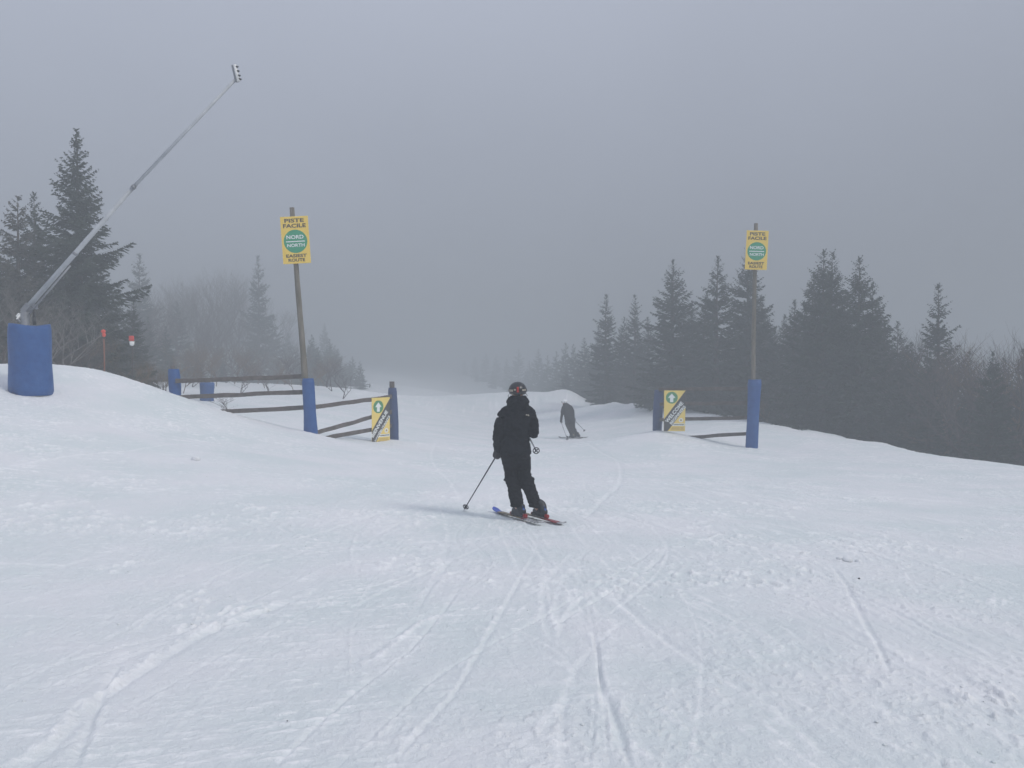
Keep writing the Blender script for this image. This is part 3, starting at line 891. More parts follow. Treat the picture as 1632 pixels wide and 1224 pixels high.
# ---- lettering
def text_mesh(body, size, offset=0.0, xscale=1.0, extrude=0.0015, spacing=1.0):
    cu = bpy.data.curves.new('t', 'FONT')
    cu.body = body; cu.size = 1.0; cu.offset = offset; cu.extrude = extrude / size
    cu.align_x = 'CENTER'; cu.align_y = 'CENTER'; cu.space_character = spacing
    cu.resolution_u = 4
    o = bpy.data.objects.new('t', cu)
    COL.objects.link(o)
    dg = bpy.context.evaluated_depsgraph_get()
    me = bpy.data.meshes.new_from_object(o.evaluated_get(dg))
    bpy.data.objects.remove(o); bpy.data.curves.remove(cu)
    co = np.zeros(len(me.vertices) * 3); me.vertices.foreach_get('co', co); co = co.reshape(-1, 3)
    co[:, 0] -= (co[:, 0].max() + co[:, 0].min()) / 2
    co[:, 1] -= (co[:, 1].max() + co[:, 1].min()) / 2
    w0 = co[:, 0].max() - co[:, 0].min(); h0 = co[:, 1].max() - co[:, 1].min()
    return me, co, w0, h0

def lettering(parent, body, cx, cz, width, height, m, y=-0.016, ang=0.0, off=0.024):
    """words fitted into a box on a board facing -Y; ang turns them in the board's plane"""
    me, co, w0, h0 = text_mesh(body, 1.0, off)
    u = co[:, 0] * width / w0; v = co[:, 1] * height / h0
    ca, sa = math.cos(ang), math.sin(ang)
    out = np.stack([cx + u * ca - v * sa, y - np.sign(co[:, 2]) * 0.001, cz + u * sa + v * ca], 1)
    me.vertices.foreach_set('co', out.astype(np.float32).ravel())
    me.materials.clear(); me.update()
    return link_mesh('lettering', me, m, parent)

def flat_poly(pts, y, t=0.002):
    bm = bmesh.new()
    f = [bm.verts.new((p[0], y, p[1])) for p in pts]
    b = [bm.verts.new((p[0], y + t, p[1])) for p in pts]
    n = len(pts)
    bm.faces.new(f); bm.faces.new(list(reversed(b)))
    for k in range(n):
        bm.faces.new((f[k], f[(k + 1) % n], b[(k + 1) % n], b[k]))
    return bm

def disc_pts(cx, cz, r, n=40):
    return [(cx + r * math.cos(6.28318 * k / n), cz + r * math.sin(6.28318 * k / n)) for k in range(n)]

def route_sign(root, top_center, rot, w=0.69, h=1.22):
    bm = bmesh.new()
    add_box(bm, (0, 0, 0), (w / 2, 0.012, h / 2), None, 0.004)
    board = from_bm('sign_board', bm, M['yellow'], root)
    board.location = top_center
    board.rotation_euler = rot
    # measures taken from the photograph, as fractions of the board
    lettering(board, 'PISTE', 0.0, h * 0.413, w * 0.70, h * 0.082, M['sign_dark'])
    lettering(board, 'FACILE', 0.0, h * 0.302, w * 0.82, h * 0.084, M['sign_dark'])
    r = w * 0.425
    d = from_bm('disc', flat_poly(disc_pts(0, -0.03 * h, r), -0.0145), M['sign_green'], board)
    lettering(board, 'NORD', -0.005, h * 0.062, w * 0.62, h * 0.082, M['sign_white'], y=-0.0175)
    from_bm('rule', flat_poly([(-w * .34, -0.043 * h), (w * .34, -0.043 * h), (w * .34, -0.022 * h), (-w * .34, -0.022 * h)], -0.0185), M['sign_white'], board)
    lettering(board, 'NORTH', 0.005, -h * 0.113, w * 0.63, h * 0.070, M['sign_white'], y=-0.0175)
    lettering(board, 'EASIEST', 0.0, -h * 0.335, w * 0.74, h * 0.068, M['sign_dark'])
    lettering(board, 'ROUTE', 0.0, -h * 0.425, w * 0.60, h * 0.068, M['sign_dark'])
    for zz in (0.3, -0.3):
        bm = bmesh.new()
        add_box(bm, (0, 0.03, zz * h), (0.07, 0.018, 0.02))
        from_bm('bracket', bm, M['alu_dark'], board)
    return board

def sign_post(label, top, bot, r0, r1, pad_top, pad_bot, pr0, pr1, sign_c, rot, pm, seed, sw=0.69):
    root = thing('sign_post', label, 'sign', (bot.x, bot.y, bot.z))
    L = lambda p: p - root.location
    from_bm('pole', pole_mesh(L(bot) + Vector((0, 0, -0.5)), L(top), r0, r1, seed), M['pole'], root, True)
    pd = from_bm('pad', pad_mesh(L(pad_top), L(pad_bot), pr0, pr1, seed=seed), pm, root, True)
    route_sign(root, L(sign_c), rot, sw)
    return root

D1 = 20.8
topL = W(465.5, 331, D1); botL = W(494, 700, D1)
sc = W(471, 382.5, D1 - 0.13)
sign_post('tilted wooden pole with yellow NORD route sign, left of the passage', topL, botL, 0.095, 0.062,
          W(490.5, 603, D1), W(496, 696, D1), 0.150, 0.185, sc, (R(0), R(-3.6), R(4)), M['pad'], 1, 0.71)
D2 = 25.0
topR = W(1205, 356, D2); botR = W(1198, 722, D2)
sign_post('upright wooden pole with yellow NORD route sign, right of the passage', topR, botR, 0.075, 0.06,
          W(1202.5, 605, D2), W(1197.5, 722, D2), 0.205, 0.185, W(1206, 398.7, D2 - 0.12), (0, R(2.4), R(-6)), M['pad'], 2, 0.67)

def fence(label, rails, posts, name='wooden_fence'):
    root = thing(name, label, 'fence', tuple(posts[0][1]) if posts else tuple(rails[0][0]))
    L = lambda p: p - root.location
    for i, (a, b) in enumerate(rails):
        from_bm('rail', rail_mesh(L(a), L(b), seed=i), M['wood'], root)
    for i, (top, bot, r, ptop, pbot, pr0, pr1, pm) in enumerate(posts):
        po = from_bm('post', pole_mesh(L(bot) + Vector((0, 0, -0.4)), L(top), r, r * 0.9, i), M['wood'], root, True)
        pd = from_bm('pad', pad_mesh(L(ptop), L(pbot), pr0, pr1, seed=i + 5), pm, po, True)
    return root

def rl(x0, y0, Y0, x1, y1, Y1):
    return (W(x0, y0, Y0), W(x1, y1, Y1))
fence('three-rail wooden fence running from the tilted sign pole left into the snow bank',
      [rl(280, 607.5, 20.9, 484, 600, 20.95), rl(280, 633.5, 20.9, 484, 624.5, 20.95), rl(300, 659, 20.9, 484, 650, 20.95)],
      [(W(275, 583, 21.05), W(279, 634, 21.05), 0.06, W(277, 588, 21.05), W(279.5, 634, 21.05), 0.150, 0.155, M['pad'])])
D3 = 23.2
fence('slanting three-rail wooden fence between tilted sign pole and the padded post by the passage',
      [rl(496, 649.5, 20.95, 624, 632.5, D3), rl(496, 692, 20.95, 624, 656, D3), rl(498, 702, 20.95, 624, 679, D3)],
      [(W(624.5, 608, D3 + 0.1), W(627, 710, D3 + 0.1), 0.085, W(625.5, 618, D3 + 0.1), W(628, 711, D3 + 0.1), 0.132, 0.150, M['pad_dull'])])
D4 = 26.4
fence('four-rail wooden fence between the welcome banner and the upright sign pole',
      [rl(1050, 621, D4, 1204, 619, D2 + 0.12), rl(1050, 644, D4, 1204, 642, D2 + 0.12), rl(1050, 669, D4, 1204, 665.5, D2 + 0.12), rl(1050, 700, D4, 1204, 690.5, D2 + 0.12)],
      [(W(1050, 622, D4 + 0.1), W(1047, 694, D4 + 0.1), 0.07, W(1050, 621.5, D4 + 0.1), W(1047, 693, D4 + 0.1), 0.150, 0.160, M['pad_dull'])])
# the hazy padded post behind the left fence
bp_ = W(330, 655, 31)
root = thing('padded_post', 'hazy blue padded post seen behind the left fence rails', 'post', tuple(bp_))
po = from_bm('post', pole_mesh(Vector((0, 0, -0.4)), W(330, 609, 31) - bp_, 0.10, 0.09, 3), M['wood'], root, True)
from_bm('pad', pad_mesh(W(330, 609.5, 31) - bp_, Vector((0, 0, 0)), 0.27, 0.28, seed=8), M['pad'], root, True)

# ---- beginner banners
def banner(label, center, rz, words, tilt=0.0, w=0.66, h=1.262):
    root = thing('banner', label, 'banner', tuple(center), rz)
    bm = bmesh.new()
    add_box(bm, (0, 0, 0), (w / 2, 0.006, h / 2), None, 0.002)
    face = from_bm('panel', bm, M['yellow_b'], root)
    face.rotation_euler = (0, tilt, 0)
    k = w / 468.0
    def q(X, Y): return ((X - 614) * k, (607.5 - Y) * k)
    from_bm('band', flat_poly([q(847, 162), q(847, 538), q(466, 1053), q(381, 1053), q(381, 795)], -0.0085), M['band'], face)
    c = q(547, 318)
    dd = from_bm('disc', flat_poly(disc_pts(c[0], c[1], 130 * k), -0.0085), M['sign_green_b'], face)
    arrow = [(545, 226), (628, 322), (584, 322), (580, 416), (508, 416), (510, 322), (462, 322)]
    from_bm('arrow', flat_poly([q(*a) for a in arrow], -0.0115), M['sign_white'], face)
    for (t, X, Y, L, H, a) in words:
        p = q(X, Y)
        lettering(face, t, p[0], p[1], L * k, H * k, M['sign_white'], y=-0.0105, ang=R(a), off=0.03)
    c = q(755, 812)
    bm = flat_poly(disc_pts(c[0], c[1], 48 * k, 28), -0.0085)
    from_bm('emblem', bm, M['sign_white'], face)
    star = []
    for i in range(10):
        rr = (32 if i % 2 == 0 else 17) * k
        star.append((c[0] + rr * math.cos(R(90 + 36 * i)), c[1] + rr * math.sin(R(90 + 36 * i))))
    from_bm('emblem_mark', flat_poly(star, -0.0115), M['sign_tan'], face)
    bm = flat_poly([q(590, 884), q(838, 884), q(838, 938), q(556, 938)], -0.0085)
    from_bm('strip', bm, M['sign_white'], face)
    rg = random.Random(4)
    def dashes(rowsY, x0f, x1, hh, m, name):
        bmj = bmesh.new()
        for Yc in rowsY:
            X = x0f(Yc)
            while X < x1:
                wd = rg.uniform(7, 14)
                a = q(X, Yc - hh); b = q(min(X + wd, x1), Yc + hh)
                add_box(bmj, ((a[0] + b[0]) / 2, -0.0108, (a[1] + b[1]) / 2), (abs(b[0] - a[0]) / 2, 0.0008, abs(a[1] - b[1]) / 2))
                X += wd + rg.uniform(3, 8)
        from_bm(name, bmj, m, face)
    dashes((909,), lambda Yc: 592, 824, 11, M['band'], 'small_print')
    dashes((972, 998, 1024), lambda Yc: 560 - (Yc - 972) * 0.7, 815, 5, M['sign_tan'], 'fine_print')
    return root

fa = W(500, 650, 20.95); fb = W(624, 633, D3)
rz_l = math.atan2(fb.y - fa.y, fb.x - fa.x)
cL = W(605.7, 670.5, 22.75)
banner('yellow and charcoal banner reading BIENVENUE AUX DEBUTANTS on the left fence', cL + Vector((0.03, -0.04, 0)), R(49),
       [('BIENVENUE', 575, 665, 640, 78, 52.5), ('DÉBUTANTS', 672, 722, 520, 68, 52.5), ('AUX', 480, 975, 105, 40, 52.5)], 0.0, 0.66, 1.34)
banner('yellow and charcoal banner reading WELCOME BEGINNERS on the right fence', W(1075.2, 654.8, 25.95), R(0),
       [('WELCOME', 605, 636, 560, 80, 51.5), ('BEGINNERS', 680, 698, 500, 66, 51.5)], R(0.3), 0.70, 1.34)

# ------------------------------------------------------------------ snow-making lance
base = W(48, 625, 17)
root = thing('snow_lance', 'long grey snow-making lance on a mast wrapped in a large blue pad', 'snow gun', tuple(base))
L = lambda px, py, Y: W(px, py, Y) - base
bm = bmesh.new()
n = 36; rws = 18
rings = []
for i in range(rws + 1):
    t = i / rws
    c = L(47, 518, 17).lerp(L(50, 630, 17), t)
    r = (0.405 + 0.022 * t + 0.006 * math.sin(t * 9)) * (0.97 if i in (0,) else 1) * (0.94 if i == rws else 1)
    rings.append([bm.verts.new(c + Vector((math.cos(6.28318 * k / n) * r * (1 + 0.012 * math.sin(5 * 6.28 * k / n + 4 * t)), math.sin(6.28318 * k / n) * r * 0.95, 0.03 * math.sin(6.28 * k / n * 2) if i == 0 else 0))) for k in range(n)])
for i in range(rws):
    for k in range(n):
        bm.faces.new((rings[i][k], rings[i][(k + 1) % n], rings[i + 1][(k + 1) % n], rings[i + 1][k]))
inner_ = [bm.verts.new(v.co * 1.0 + (rings[0][0].co * 0)) for v in rings[0]]
cc = L(47, 518, 17)
for v in inner_:
    v.co = cc + (v.co - cc) * 0.82
low_ = [bm.verts.new(v.co - Vector((0, 0, 0.4))) for v in inner_]
for k in range(n):
    bm.faces.new((rings[0][k], inner_[k], inner_[(k + 1) % n], rings[0][(k + 1) % n]))
    bm.faces.new((inner_[k], low_[k], low_[(k + 1) % n], inner_[(k + 1) % n]))
bm.faces.new(low_)
pd = from_bm('pad', bm, M['pad'], root, True)
bm = bmesh.new()
add_tube(bm, [L(40, 640, 17), L(40, 497, 17)], 0.085, 16)
from_bm('mast', bm, M['alu_dark'], root, True)
bm = bmesh.new()
add_box(bm, L(43, 491, 17), (0.10, 0.07, 0.06), Euler((0, R(-48), 0)), 0.008)
add_box(bm, L(56, 489, 17), (0.035, 0.05, 0.05), None, 0.006)
from_bm('bracket', bm, M['alu_dark'], root)
# lance: thick lower section, thin upper section
bm = bmesh.new()
add_tube(bm, [L(36, 499, 17), L(212, 299, 17.05)], [0.058, 0.044], 14)
from_bm('lance_tube', bm, M['alu'], root, True)
bm = bmesh.new()
a_, b_ = L(44, 496, 16.93), L(110, 419, 16.93)
add_tube(bm, [a_ + Vector((0.03, 0, -0.06)), b_ + Vector((0.03, 0, -0.06))], 0.02, 8)
from_bm('hose', bm, M['alu_dark'], root, True)
bm = bmesh.new()
add_tube(bm, [L(211, 300, 17.05), L(376, 126, 17.1)], [0.038, 0.032], 12)
from_bm('lance_tube', bm, M['alu'], root, True)
for (px, py, r) in ((213, 298, 0.049), (120, 404, 0.054)):
    bm = bmesh.new()
    d = (L(212, 299, 17.05) - L(36, 499, 17)).normalized() * 0.03
    c = L(px, py, 17.03)
    add_tube(bm, [c - d, c + d], r * 1.08, 14)
    from_bm('collar', bm, M['alu_dark'], root, True)
bm = bmesh.new()
add_tube(bm, [L(55, 518, 16.95), L(54.5, 505, 16.95)], 0.036, 10)
add_tube(bm, [L(54.5, 506, 16.95), L(54, 490, 16.95)], 0.026, 10)
from_bm('hydraulic_cylinder', bm, M['black'], root, True)
bm = bmesh.new()
add_box(bm, L(31, 503.5, 16.98), (0.045, 0.04, 0.045), Euler((0, R(-48), 0)), 0.008)
add_tube(bm, [L(31, 503, 16.95), L(27, 509, 16.9)], 0.02, 8)
from_bm('coupling', bm, M['white_paint'], root)
bm = bmesh.new()
add_tube(bm, [L(28, 508, 16.9), L(33, 514, 16.95), L(40, 522, 17.0)], 0.022, 8)
from_bm('hose', bm, M['alu_dark'], root, True)
# head
head_a, head_b = L(374.6, 104.5, 17.1), L(381, 130, 17.1)
bm = bmesh.new()
ax = (head_b - head_a)
add_tube(bm, [head_a + Vector((-0.035, 0, 0)), head_b + Vector((-0.035, 0, 0))], [0.045, 0.05], 10)
from_bm('head_body', bm, M['alu_dark'], root, True)
bm = bmesh.new()
add_tube(bm, [head_a + Vector((0.005, -0.03, 0)), head_b + Vector((0.005, -0.03, 0))], 0.037, 10)
hd = from_bm('nozzle_head', bm, M['white_paint'], root, True)
for t in (0.10, 0.37, 0.65, 0.88):
    bm = bmesh.new()
    c = head_a.lerp(head_b, t)
    add_tube(bm, [c + Vector((0.02, -0.035, 0)), c + Vector((0.075, -0.055, -0.012))], [0.024, 0.018], 8)
    from_bm('nozzle', bm, M['black'], hd, True)

# ------------------------------------------------------------------ markers on stakes
def stake(p0, p1, root):
    bm = bmesh.new()
    add_tube(bm, [p0, p0.lerp(p1, 0.5) + Vector((0.01, 0, 0)), p1], 0.02, 8)
    return from_bm('stake', bm, M['bamboo'], root, True)
b0 = W(166, 600, 22)
b0.z = gz(b0.x, b0.y) - 0.1
root = thing('trail_marker', 'orange two-lobed marker on a thin stake left of the red and white one', 'marker', tuple(b0))
stake(Vector((0, 0, 0)), W(165.5, 540, 22) - b0, root)
bm = bmesh.new()
c = W(164.8, 530.5, 21.97) - b0
add_ball(bm, c + Vector((0, 0, 0.04)), (0.068, 0.03, 0.055), 2)
add_ball(bm, c + Vector((0.012, 0, -0.055)), (0.056, 0.03, 0.062), 2)
from_bm('marker_plate', bm, M['orange'], root, True)
b1 = W(210, 612, 22.5)
b1.z = gz(b1.x, b1.y) - 0.1
root = thing('trail_marker', 'small red and white rounded marker against the dark wood left of the fence', 'marker', tuple(b1))
bm = bmesh.new()
add_tube(bm, [Vector((0.0, 0.04, 0)), W(210, 540, 22.5) - b1 + Vector((0, 0.05, 0))], 0.012, 8)
from_bm('stake', bm, M['twig'], root, True)
c = W(209.5, 540, 22.47) - b1
bm = bmesh.new()
add_box(bm, c + Vector((0, 0, 0.012)), (0.073, 0.03, 0.075), None, 0.025)
from_bm('red_top', bm, M['red'], root, True)
bm = bmesh.new()
c = W(210.3, 547.5, 22.47) - b1
add_loft(bm, [(c.x, c.y, c.z - 0.062, 0.035, 0.02), (c.x, c.y, c.z - 0.03, 0.06, 0.03), (c.x, c.y, c.z + 0.06, 0.07, 0.03)], 16, 3)
from_bm('white_bottom', bm, M['white_paint'], root, True)

# ------------------------------------------------------------------ people
def folds(scale, amp, sz=1.0):
    def f(co):
        p = co * scale
        a = mnoise.noise(Vector((p.x, p.y, p.z * sz)))
        b = mnoise.noise(Vector((p.x * 2.3 + 9, p.y * 2.3, p.z * 2.3 * sz)))
        return amp * (-(abs(a) * 1.6) + 0.45 + 0.5 * b)
    return f

def limb(bm, pts, rads, n=16):
    """rounded tapering limb through joints"""
    P = [Vector(p) for p in pts]
    fine = []; fr = []
    for i in range(len(P) - 1):
        p0 = P[max(0, i - 1)]; p1 = P[i]; p2 = P[i + 1]; p3 = P[min(len(P) - 1, i + 2)]
        for k in range(5):
            t = k / 5
            fine.append(0.5 * ((2 * p1) + (p2 - p0) * t + (2 * p0 - 5 * p1 + 4 * p2 - p3) * t * t + (3 * p1 - p0 - 3 * p2 + p3) * t ** 3))
            fr.append(rads[i] * (1 - t) + rads[i + 1] * t)
    fine.append(P[-1]); fr.append(rads[-1])
    add_tube(bm, fine, fr, n)
    add_ball(bm, P[0], rads[0], 2); add_ball(bm, P[-1], rads[-1], 2)

def hand_mesh(bm, wrist, grip, axis, out, s=1.0, mirror=1, fat=1.0):
    """palm at 'grip', four unequal fingers curled round 'axis' (the pole), thumb from the side of the palm.
    out: from the pole towards the palm"""
    axis = axis.normalized(); out = (out - axis * out.dot(axis)).normalized()
    fwd = axis.cross(out).normalized() * mirror
    palm = grip + out * 0.034 * s
    q = Matrix((fwd, out, axis)).transposed().to_quaternion()
    m = Matrix.Translation(palm) @ q.to_matrix().to_4x4() @ Matrix.Diagonal((0.036 * s * fat, 0.019 * s * fat, 0.045 * s, 1))
    bmesh.ops.create_icosphere(bm, subdivisions=3, radius=1.0, matrix=m)
    limb(bm, [wrist, palm - fwd * 0.02 * s], [0.034 * s * fat, 0.03 * s * fat], 12)
    lens = (0.92, 1.05, 1.0, 0.8)
    for i in range(4):
        o = axis * (0.036 - 0.024 * i) * s
        r = (0.0105 if i < 3 else 0.009) * s * fat
        l = lens[i]
        p = [palm + o - fwd * 0.004 * s,
             palm + o + fwd * 0.036 * s * l - out * 0.010 * s,
             grip + o + fwd * 0.030 * s * l - out * 0.020 * s,
             grip + o + fwd * 0.004 * s - out * 0.030 * s * l,
             grip + o - fwd * 0.016 * s * l - out * 0.020 * s]
        limb(bm, p, [r * 1.15, r * 1.1, r, r * 0.95, r * 0.85], 8)
    p = [palm - fwd * 0.018 * s + axis * 0.012 * s, palm - fwd * 0.036 * s + axis * 0.038 * s - out * 0.016 * s,
         grip - fwd * 0.026 * s + axis * 0.052 * s - out * 0.012 * s, grip - fwd * 0.004 * s + axis * 0.054 * s - out * 0.026 * s]
    limb(bm, p, [0.014 * s * fat, 0.013 * s * fat, 0.012 * s * fat, 0.010 * s * fat], 8)

def ski_pole(label, grip, tip, basket_at=0.955, shaft=M['steel'], k=1.0):
    root = thing('ski_pole', label, 'ski pole', tuple(tip))
    gl = grip - tip
    d = gl.normalized()
    bm = bmesh.new()
    add_tube(bm, [Vector((0, 0, 0)), d * 0.05], [0.002, 0.007 * k], 8)
    add_tube(bm, [d * 0.045, gl], [0.0075 * k, 0.010 * k], 10)
    from_bm('shaft', bm, shaft, root, True)
    bm = bmesh.new()
    add_tube(bm, [gl - d * 0.07, gl - d * 0.05, gl + d * 0.05, gl + d * 0.075, gl + d * 0.085], [0.014, 0.0165, 0.015, 0.02, 0.012], 12)
    from_bm('grip', bm, M['black'], root, True)
    bm = bmesh.new()
    c = gl * (1 - basket_at) + d * 0.02
    s = d.cross(Vector((0, 1, 0.2))).normalized(); w = s.cross(d).normalized()
    n = 24
    R0 = 0.038 * k
    pts = [c + (s * math.cos(6.28318 * i / n) + w * math.sin(6.28318 * i / n)) * R0 for i in range(n + 1)]
    add_tube(bm, pts, 0.006 * k, 6, caps=False)
    for i in range(4):
        a = 6.28318 * i / 4 + 0.4
        add_tube(bm, [c, c + (s * math.cos(a) + w * math.sin(a)) * R0], 0.007 * k, 6)
    add_tube(bm, [c - d * 0.015, c + d * 0.02], 0.014 * k, 10)
    from_bm('basket', bm, M['black'], root, True)
    return root

def ski(label, tip, tail, segs, w=0.075, twist=0.0, name='ski', bind_at=0.5, bind_mat=None, m_base='ski_far'):
    """segs: list of (t0, t1, material key) along the ski from the tail"""
    mid = tail.lerp(tip, 0.5)
    root = thing(name, label, 'ski', tuple(mid))
    Ls = (tip - tail).length
    d = (tip - tail).normalized()
    sx = d.cross(Vector((0, 0, 1))).normalized()
    up = sx.cross(d).normalized()
    if up.z < 0: up = -up
    sx2 = (sx * math.cos(twist) + up * math.sin(twist)).normalized(); up2 = sx2.cross(d).normalized()
    if up2.z < 0: up2 = -up2
    def width(t):
        if t > 0.93: return max(0.012, w * 0.62 * math.sqrt(max(0, 1 - ((t - 0.93) / 0.07) ** 2)))
        return w * (0.42 + 0.20 * abs(t - 0.48) ** 1.3 * 2.2)
    def rise(t):
        return (0.045 * ((t - 0.86) / 0.14) ** 1.8 if t > 0.86 else 0) + (0.02 * ((0.04 - t) / 0.04) if t < 0.04 else 0)
    for (t0, t1, mk) in segs:
        bm = bmesh.new()
        nn = max(3, int((t1 - t0) * 40))
        prev = None
        for i in range(nn + 1):
            t = t0 + (t1 - t0) * i / nn
            p = tail + (tip - tail) * t + up * (rise(t) + 0.012) - mid
            ww = width(t)
            th = 0.012 if t < 0.9 else 0.008
            cur = [bm.verts.new(p + sx2 * ww), bm.verts.new(p + sx2 * ww * 0.94 + up2 * th), bm.verts.new(p - sx2 * ww * 0.94 + up2 * th), bm.verts.new(p - sx2 * ww)]
            if prev:
                for k in range(4):
                    bm.faces.new((prev[k], prev[(k + 1) % 4], cur[(k + 1) % 4], cur[k]))
            else:
                bm.faces.new(cur)
            prev = cur
        bm.faces.new(list(reversed(prev)))
        from_bm('ski_tip' if t1 > 0.99 else ('ski_tail' if t0 < 0.01 else 'ski_deck'), bm, M[mk], root)
    if bind_mat:
        q = Matrix((sx2, d, up2)).transposed().to_quaternion()
        for (off, hl, hh, m_, nm) in ((-0.165, 0.040, 0.028, bind_mat, 'heel_binding'), (0.17, 0.03, 0.022, bind_mat, 'toe_binding')):
            bm = bmesh.new()
            c = tail.lerp(tip, bind_at) + d * off + up2 * (0.026 + hh) - mid
            mm = Matrix.Translation(c) @ q.to_matrix().to_4x4() @ Matrix.Diagonal((0.054, hl * 1.7, hh * 1.8, 1))
            r = bmesh.ops.create_cube(bm, size=1.0, matrix=mm)
            bmesh.ops.bevel(bm, geom=list({e for v in r['verts'] for e in v.link_edges}), offset=0.01, segments=2, affect='EDGES')
            from_bm(nm, bm, m_, root)
    return root, d, sx2, up2

def boot(parent, sole, d, sx, up, shaft_top, m, trim, s=1.0):
    """ski boot: shell along d (toe direction), cuff towards shaft_top"""
    bm = bmesh.new()
    q = Matrix((sx, d, up)).transposed().to_quaternion()
    def P(x, y, z): return sole + sx * x * s + d * y * s + up * z * s
    # sole plate
    mm = Matrix.Translation(P(0, 0, 0.018)) @ q.to_matrix().to_4x4() @ Matrix.Diagonal((0.072 * s, 0.305 * s, 0.034 * s, 1))
    bmesh.ops.create_cube(bm, size=1.0, matrix=mm)
    limb(bm, [P(0, -0.095, 0.068), P(0, 0.0, 0.07), P(0, 0.10, 0.058)], [0.055 * s, 0.054 * s, 0.044 * s], 14)
    limb(bm, [P(0, -0.07, 0.08), P(0, -0.03, 0.15), shaft_top], [0.056 * s, 0.060 * s, 0.060 * s], 16)
    b = remeshed('boot', bm, 0.008, 3, m, parent)
    cu = (shaft_top - P(0, -0.03, 0.12)).normalized()
    for i, (y_, z_, r_) in enumerate(((0.095, 0.070, 0.047), (0.05, 0.085, 0.053), (0.0, 0.13, 0.056))):
        bm = bmesh.new()
        c = P(0, y_ - 0.03, z_)
        pts = []
        for k in range(9):
            a = R(-10 + 110 * k / 8)
            pts.append(c + sx * math.cos(a) * r_ * s + (d * 0.4 + up * 0.7).normalized() * math.sin(a) * r_ * 0.85 * s)
        add_tube(bm, pts, 0.0065 * s, 6)
        from_bm('buckle', bm, M['buckle'] if i != 1 else trim, b)
    bm = bmesh.new()        # coloured spine up the back of the cuff
    add_tube(bm, [P(0, -0.125, 0.05), P(0, -0.122, 0.10), P(0, -0.098, 0.14)], [0.020 * s, 0.022 * s, 0.014 * s], 8)
    from_bm('heel_spoiler', bm, trim, b, True)
    return b

# ---------- near skier
O = W(824.7, 826, 10.2)
O.z = gz(O.x, O.y)
def ground_pt(px, py):
    x_, y_ = on_ground(px, py)
    return Vector((x_, y_, gz(x_, y_)))

tipL, tailL = ground_pt(787, 816), ground_pt(863, 837)
tailR = ground_pt(897.5, 838.5)
tipR = tailR + (tipL - tailL) * 0.97
skiL = ski('ski with a rounded blue tip and white tail under the near skier\'s left boot', tipL, tailL,
           [(0, 0.30, 'ski_white'), (0.30, 0.36, 'ski_red'), (0.36, 0.85, 'ski_dark'), (0.85, 1.0, 'ski_blue')], 0.085, R(-4), 'ski', 0.46, M['red_dark'])
skiR = ski('ski with a red tail under the near skier\'s right boot', tipR, tailR,
           [(0, 0.07, 'ski_white'), (0.07, 0.42, 'ski_red'), (0.42, 0.85, 'ski_dark'), (0.85, 1.0, 'ski_blue')], 0.085, R(-4), 'ski', 0.46, M['red_dark'])

me_ = thing('person', 'near skier in black jacket, black trousers and black helmet, seen from behind', 'person', tuple(O))
def lp(X, Yc, dep=0.0):
    """crop position (of the enlarged photo) to the figure's own frame"""
    s = 0.001853
    return Vector(((X - 545) * s, dep, (1075 - Yc) * s))
bl = tailL.lerp(tipL, 0.46) - O + Vector((0, 0, 0.034)); br = tailR.lerp(tipR, 0.46) - O + Vector((0, 0, 0.034))
shaftL = Vector((-0.012, bl.y - 0.03, 0.25)); shaftR = Vector((0.226, br.y - 0.0, 0.215))
bootL = boot(me_, bl, skiL[1], skiL[2], skiL[3], shaftL + Vector((0, 0, 0.01)), M['boot'], M['boot_blue'])
bootR = boot(me_, br, skiR[1], skiR[2], skiR[3], shaftR + Vector((0, 0, 0.01)), M['boot'], M['boot_blue'])

yl, yr = bl.y - 0.03, br.y
# trousers
bm = bmesh.new()
add_loft(bm, [(-0.022, 0.0, 0.72, 0.16, 0.11), (-0.022, 0, 0.80, 0.185, 0.135), (-0.023, 0, 0.90, 0.185, 0.14), (-0.022, 0, 1.0, 0.165, 0.125)], 28, 2.3)
add_loft(bm, [(-0.008, yl, 0.165, 0.083, 0.09), (-0.013, yl, 0.25, 0.085, 0.092), (-0.030, yl * .9 + .02, 0.324, 0.088, 0.095), (-0.045, yl * .7 + .04, 0.417, 0.085, 0.092),
              (-0.076, yl * .5 + .05, 0.50, 0.094, 0.10), (-0.082, yl * .4 + .045, 0.535, 0.088, 0.098), (-0.080, yl * .3 + .03, 0.60, 0.084, 0.10), (-0.098, yl * .15 + .01, 0.695, 0.090, 0.11), (-0.113, 0, 0.80, 0.098, 0.125)], 26, 2.2)
add_loft(bm, [(0.238, yr, 0.15, 0.082, 0.09), (0.210, yr, 0.25, 0.080, 0.088), (0.184, yr * .9 + .02, 0.324, 0.083, 0.092), (0.140, yr * .7 + .04, 0.417, 0.092, 0.095),
              (0.112, yr * .55 + .05, 0.50, 0.098, 0.10), (0.098, yr * .45 + .045, 0.535, 0.088, 0.098), (0.092, yr * .3 + .03, 0.60, 0.084, 0.10), (0.080, yr * .15 + .01, 0.695, 0.090, 0.11), (0.074, 0, 0.80, 0.098, 0.125)], 26, 2.2)
add_ball(bm, (-0.155, yl * .5 + .03, 0.515), (0.024, 0.05, 0.03), 2)
add_ball(bm, (0.195, yr * .55 + .03, 0.505), (0.028, 0.05, 0.035), 2)
remeshed('trousers', bm, 0.010, 2, M['trouser'], me_, folds(15, 0.013, 1.6))
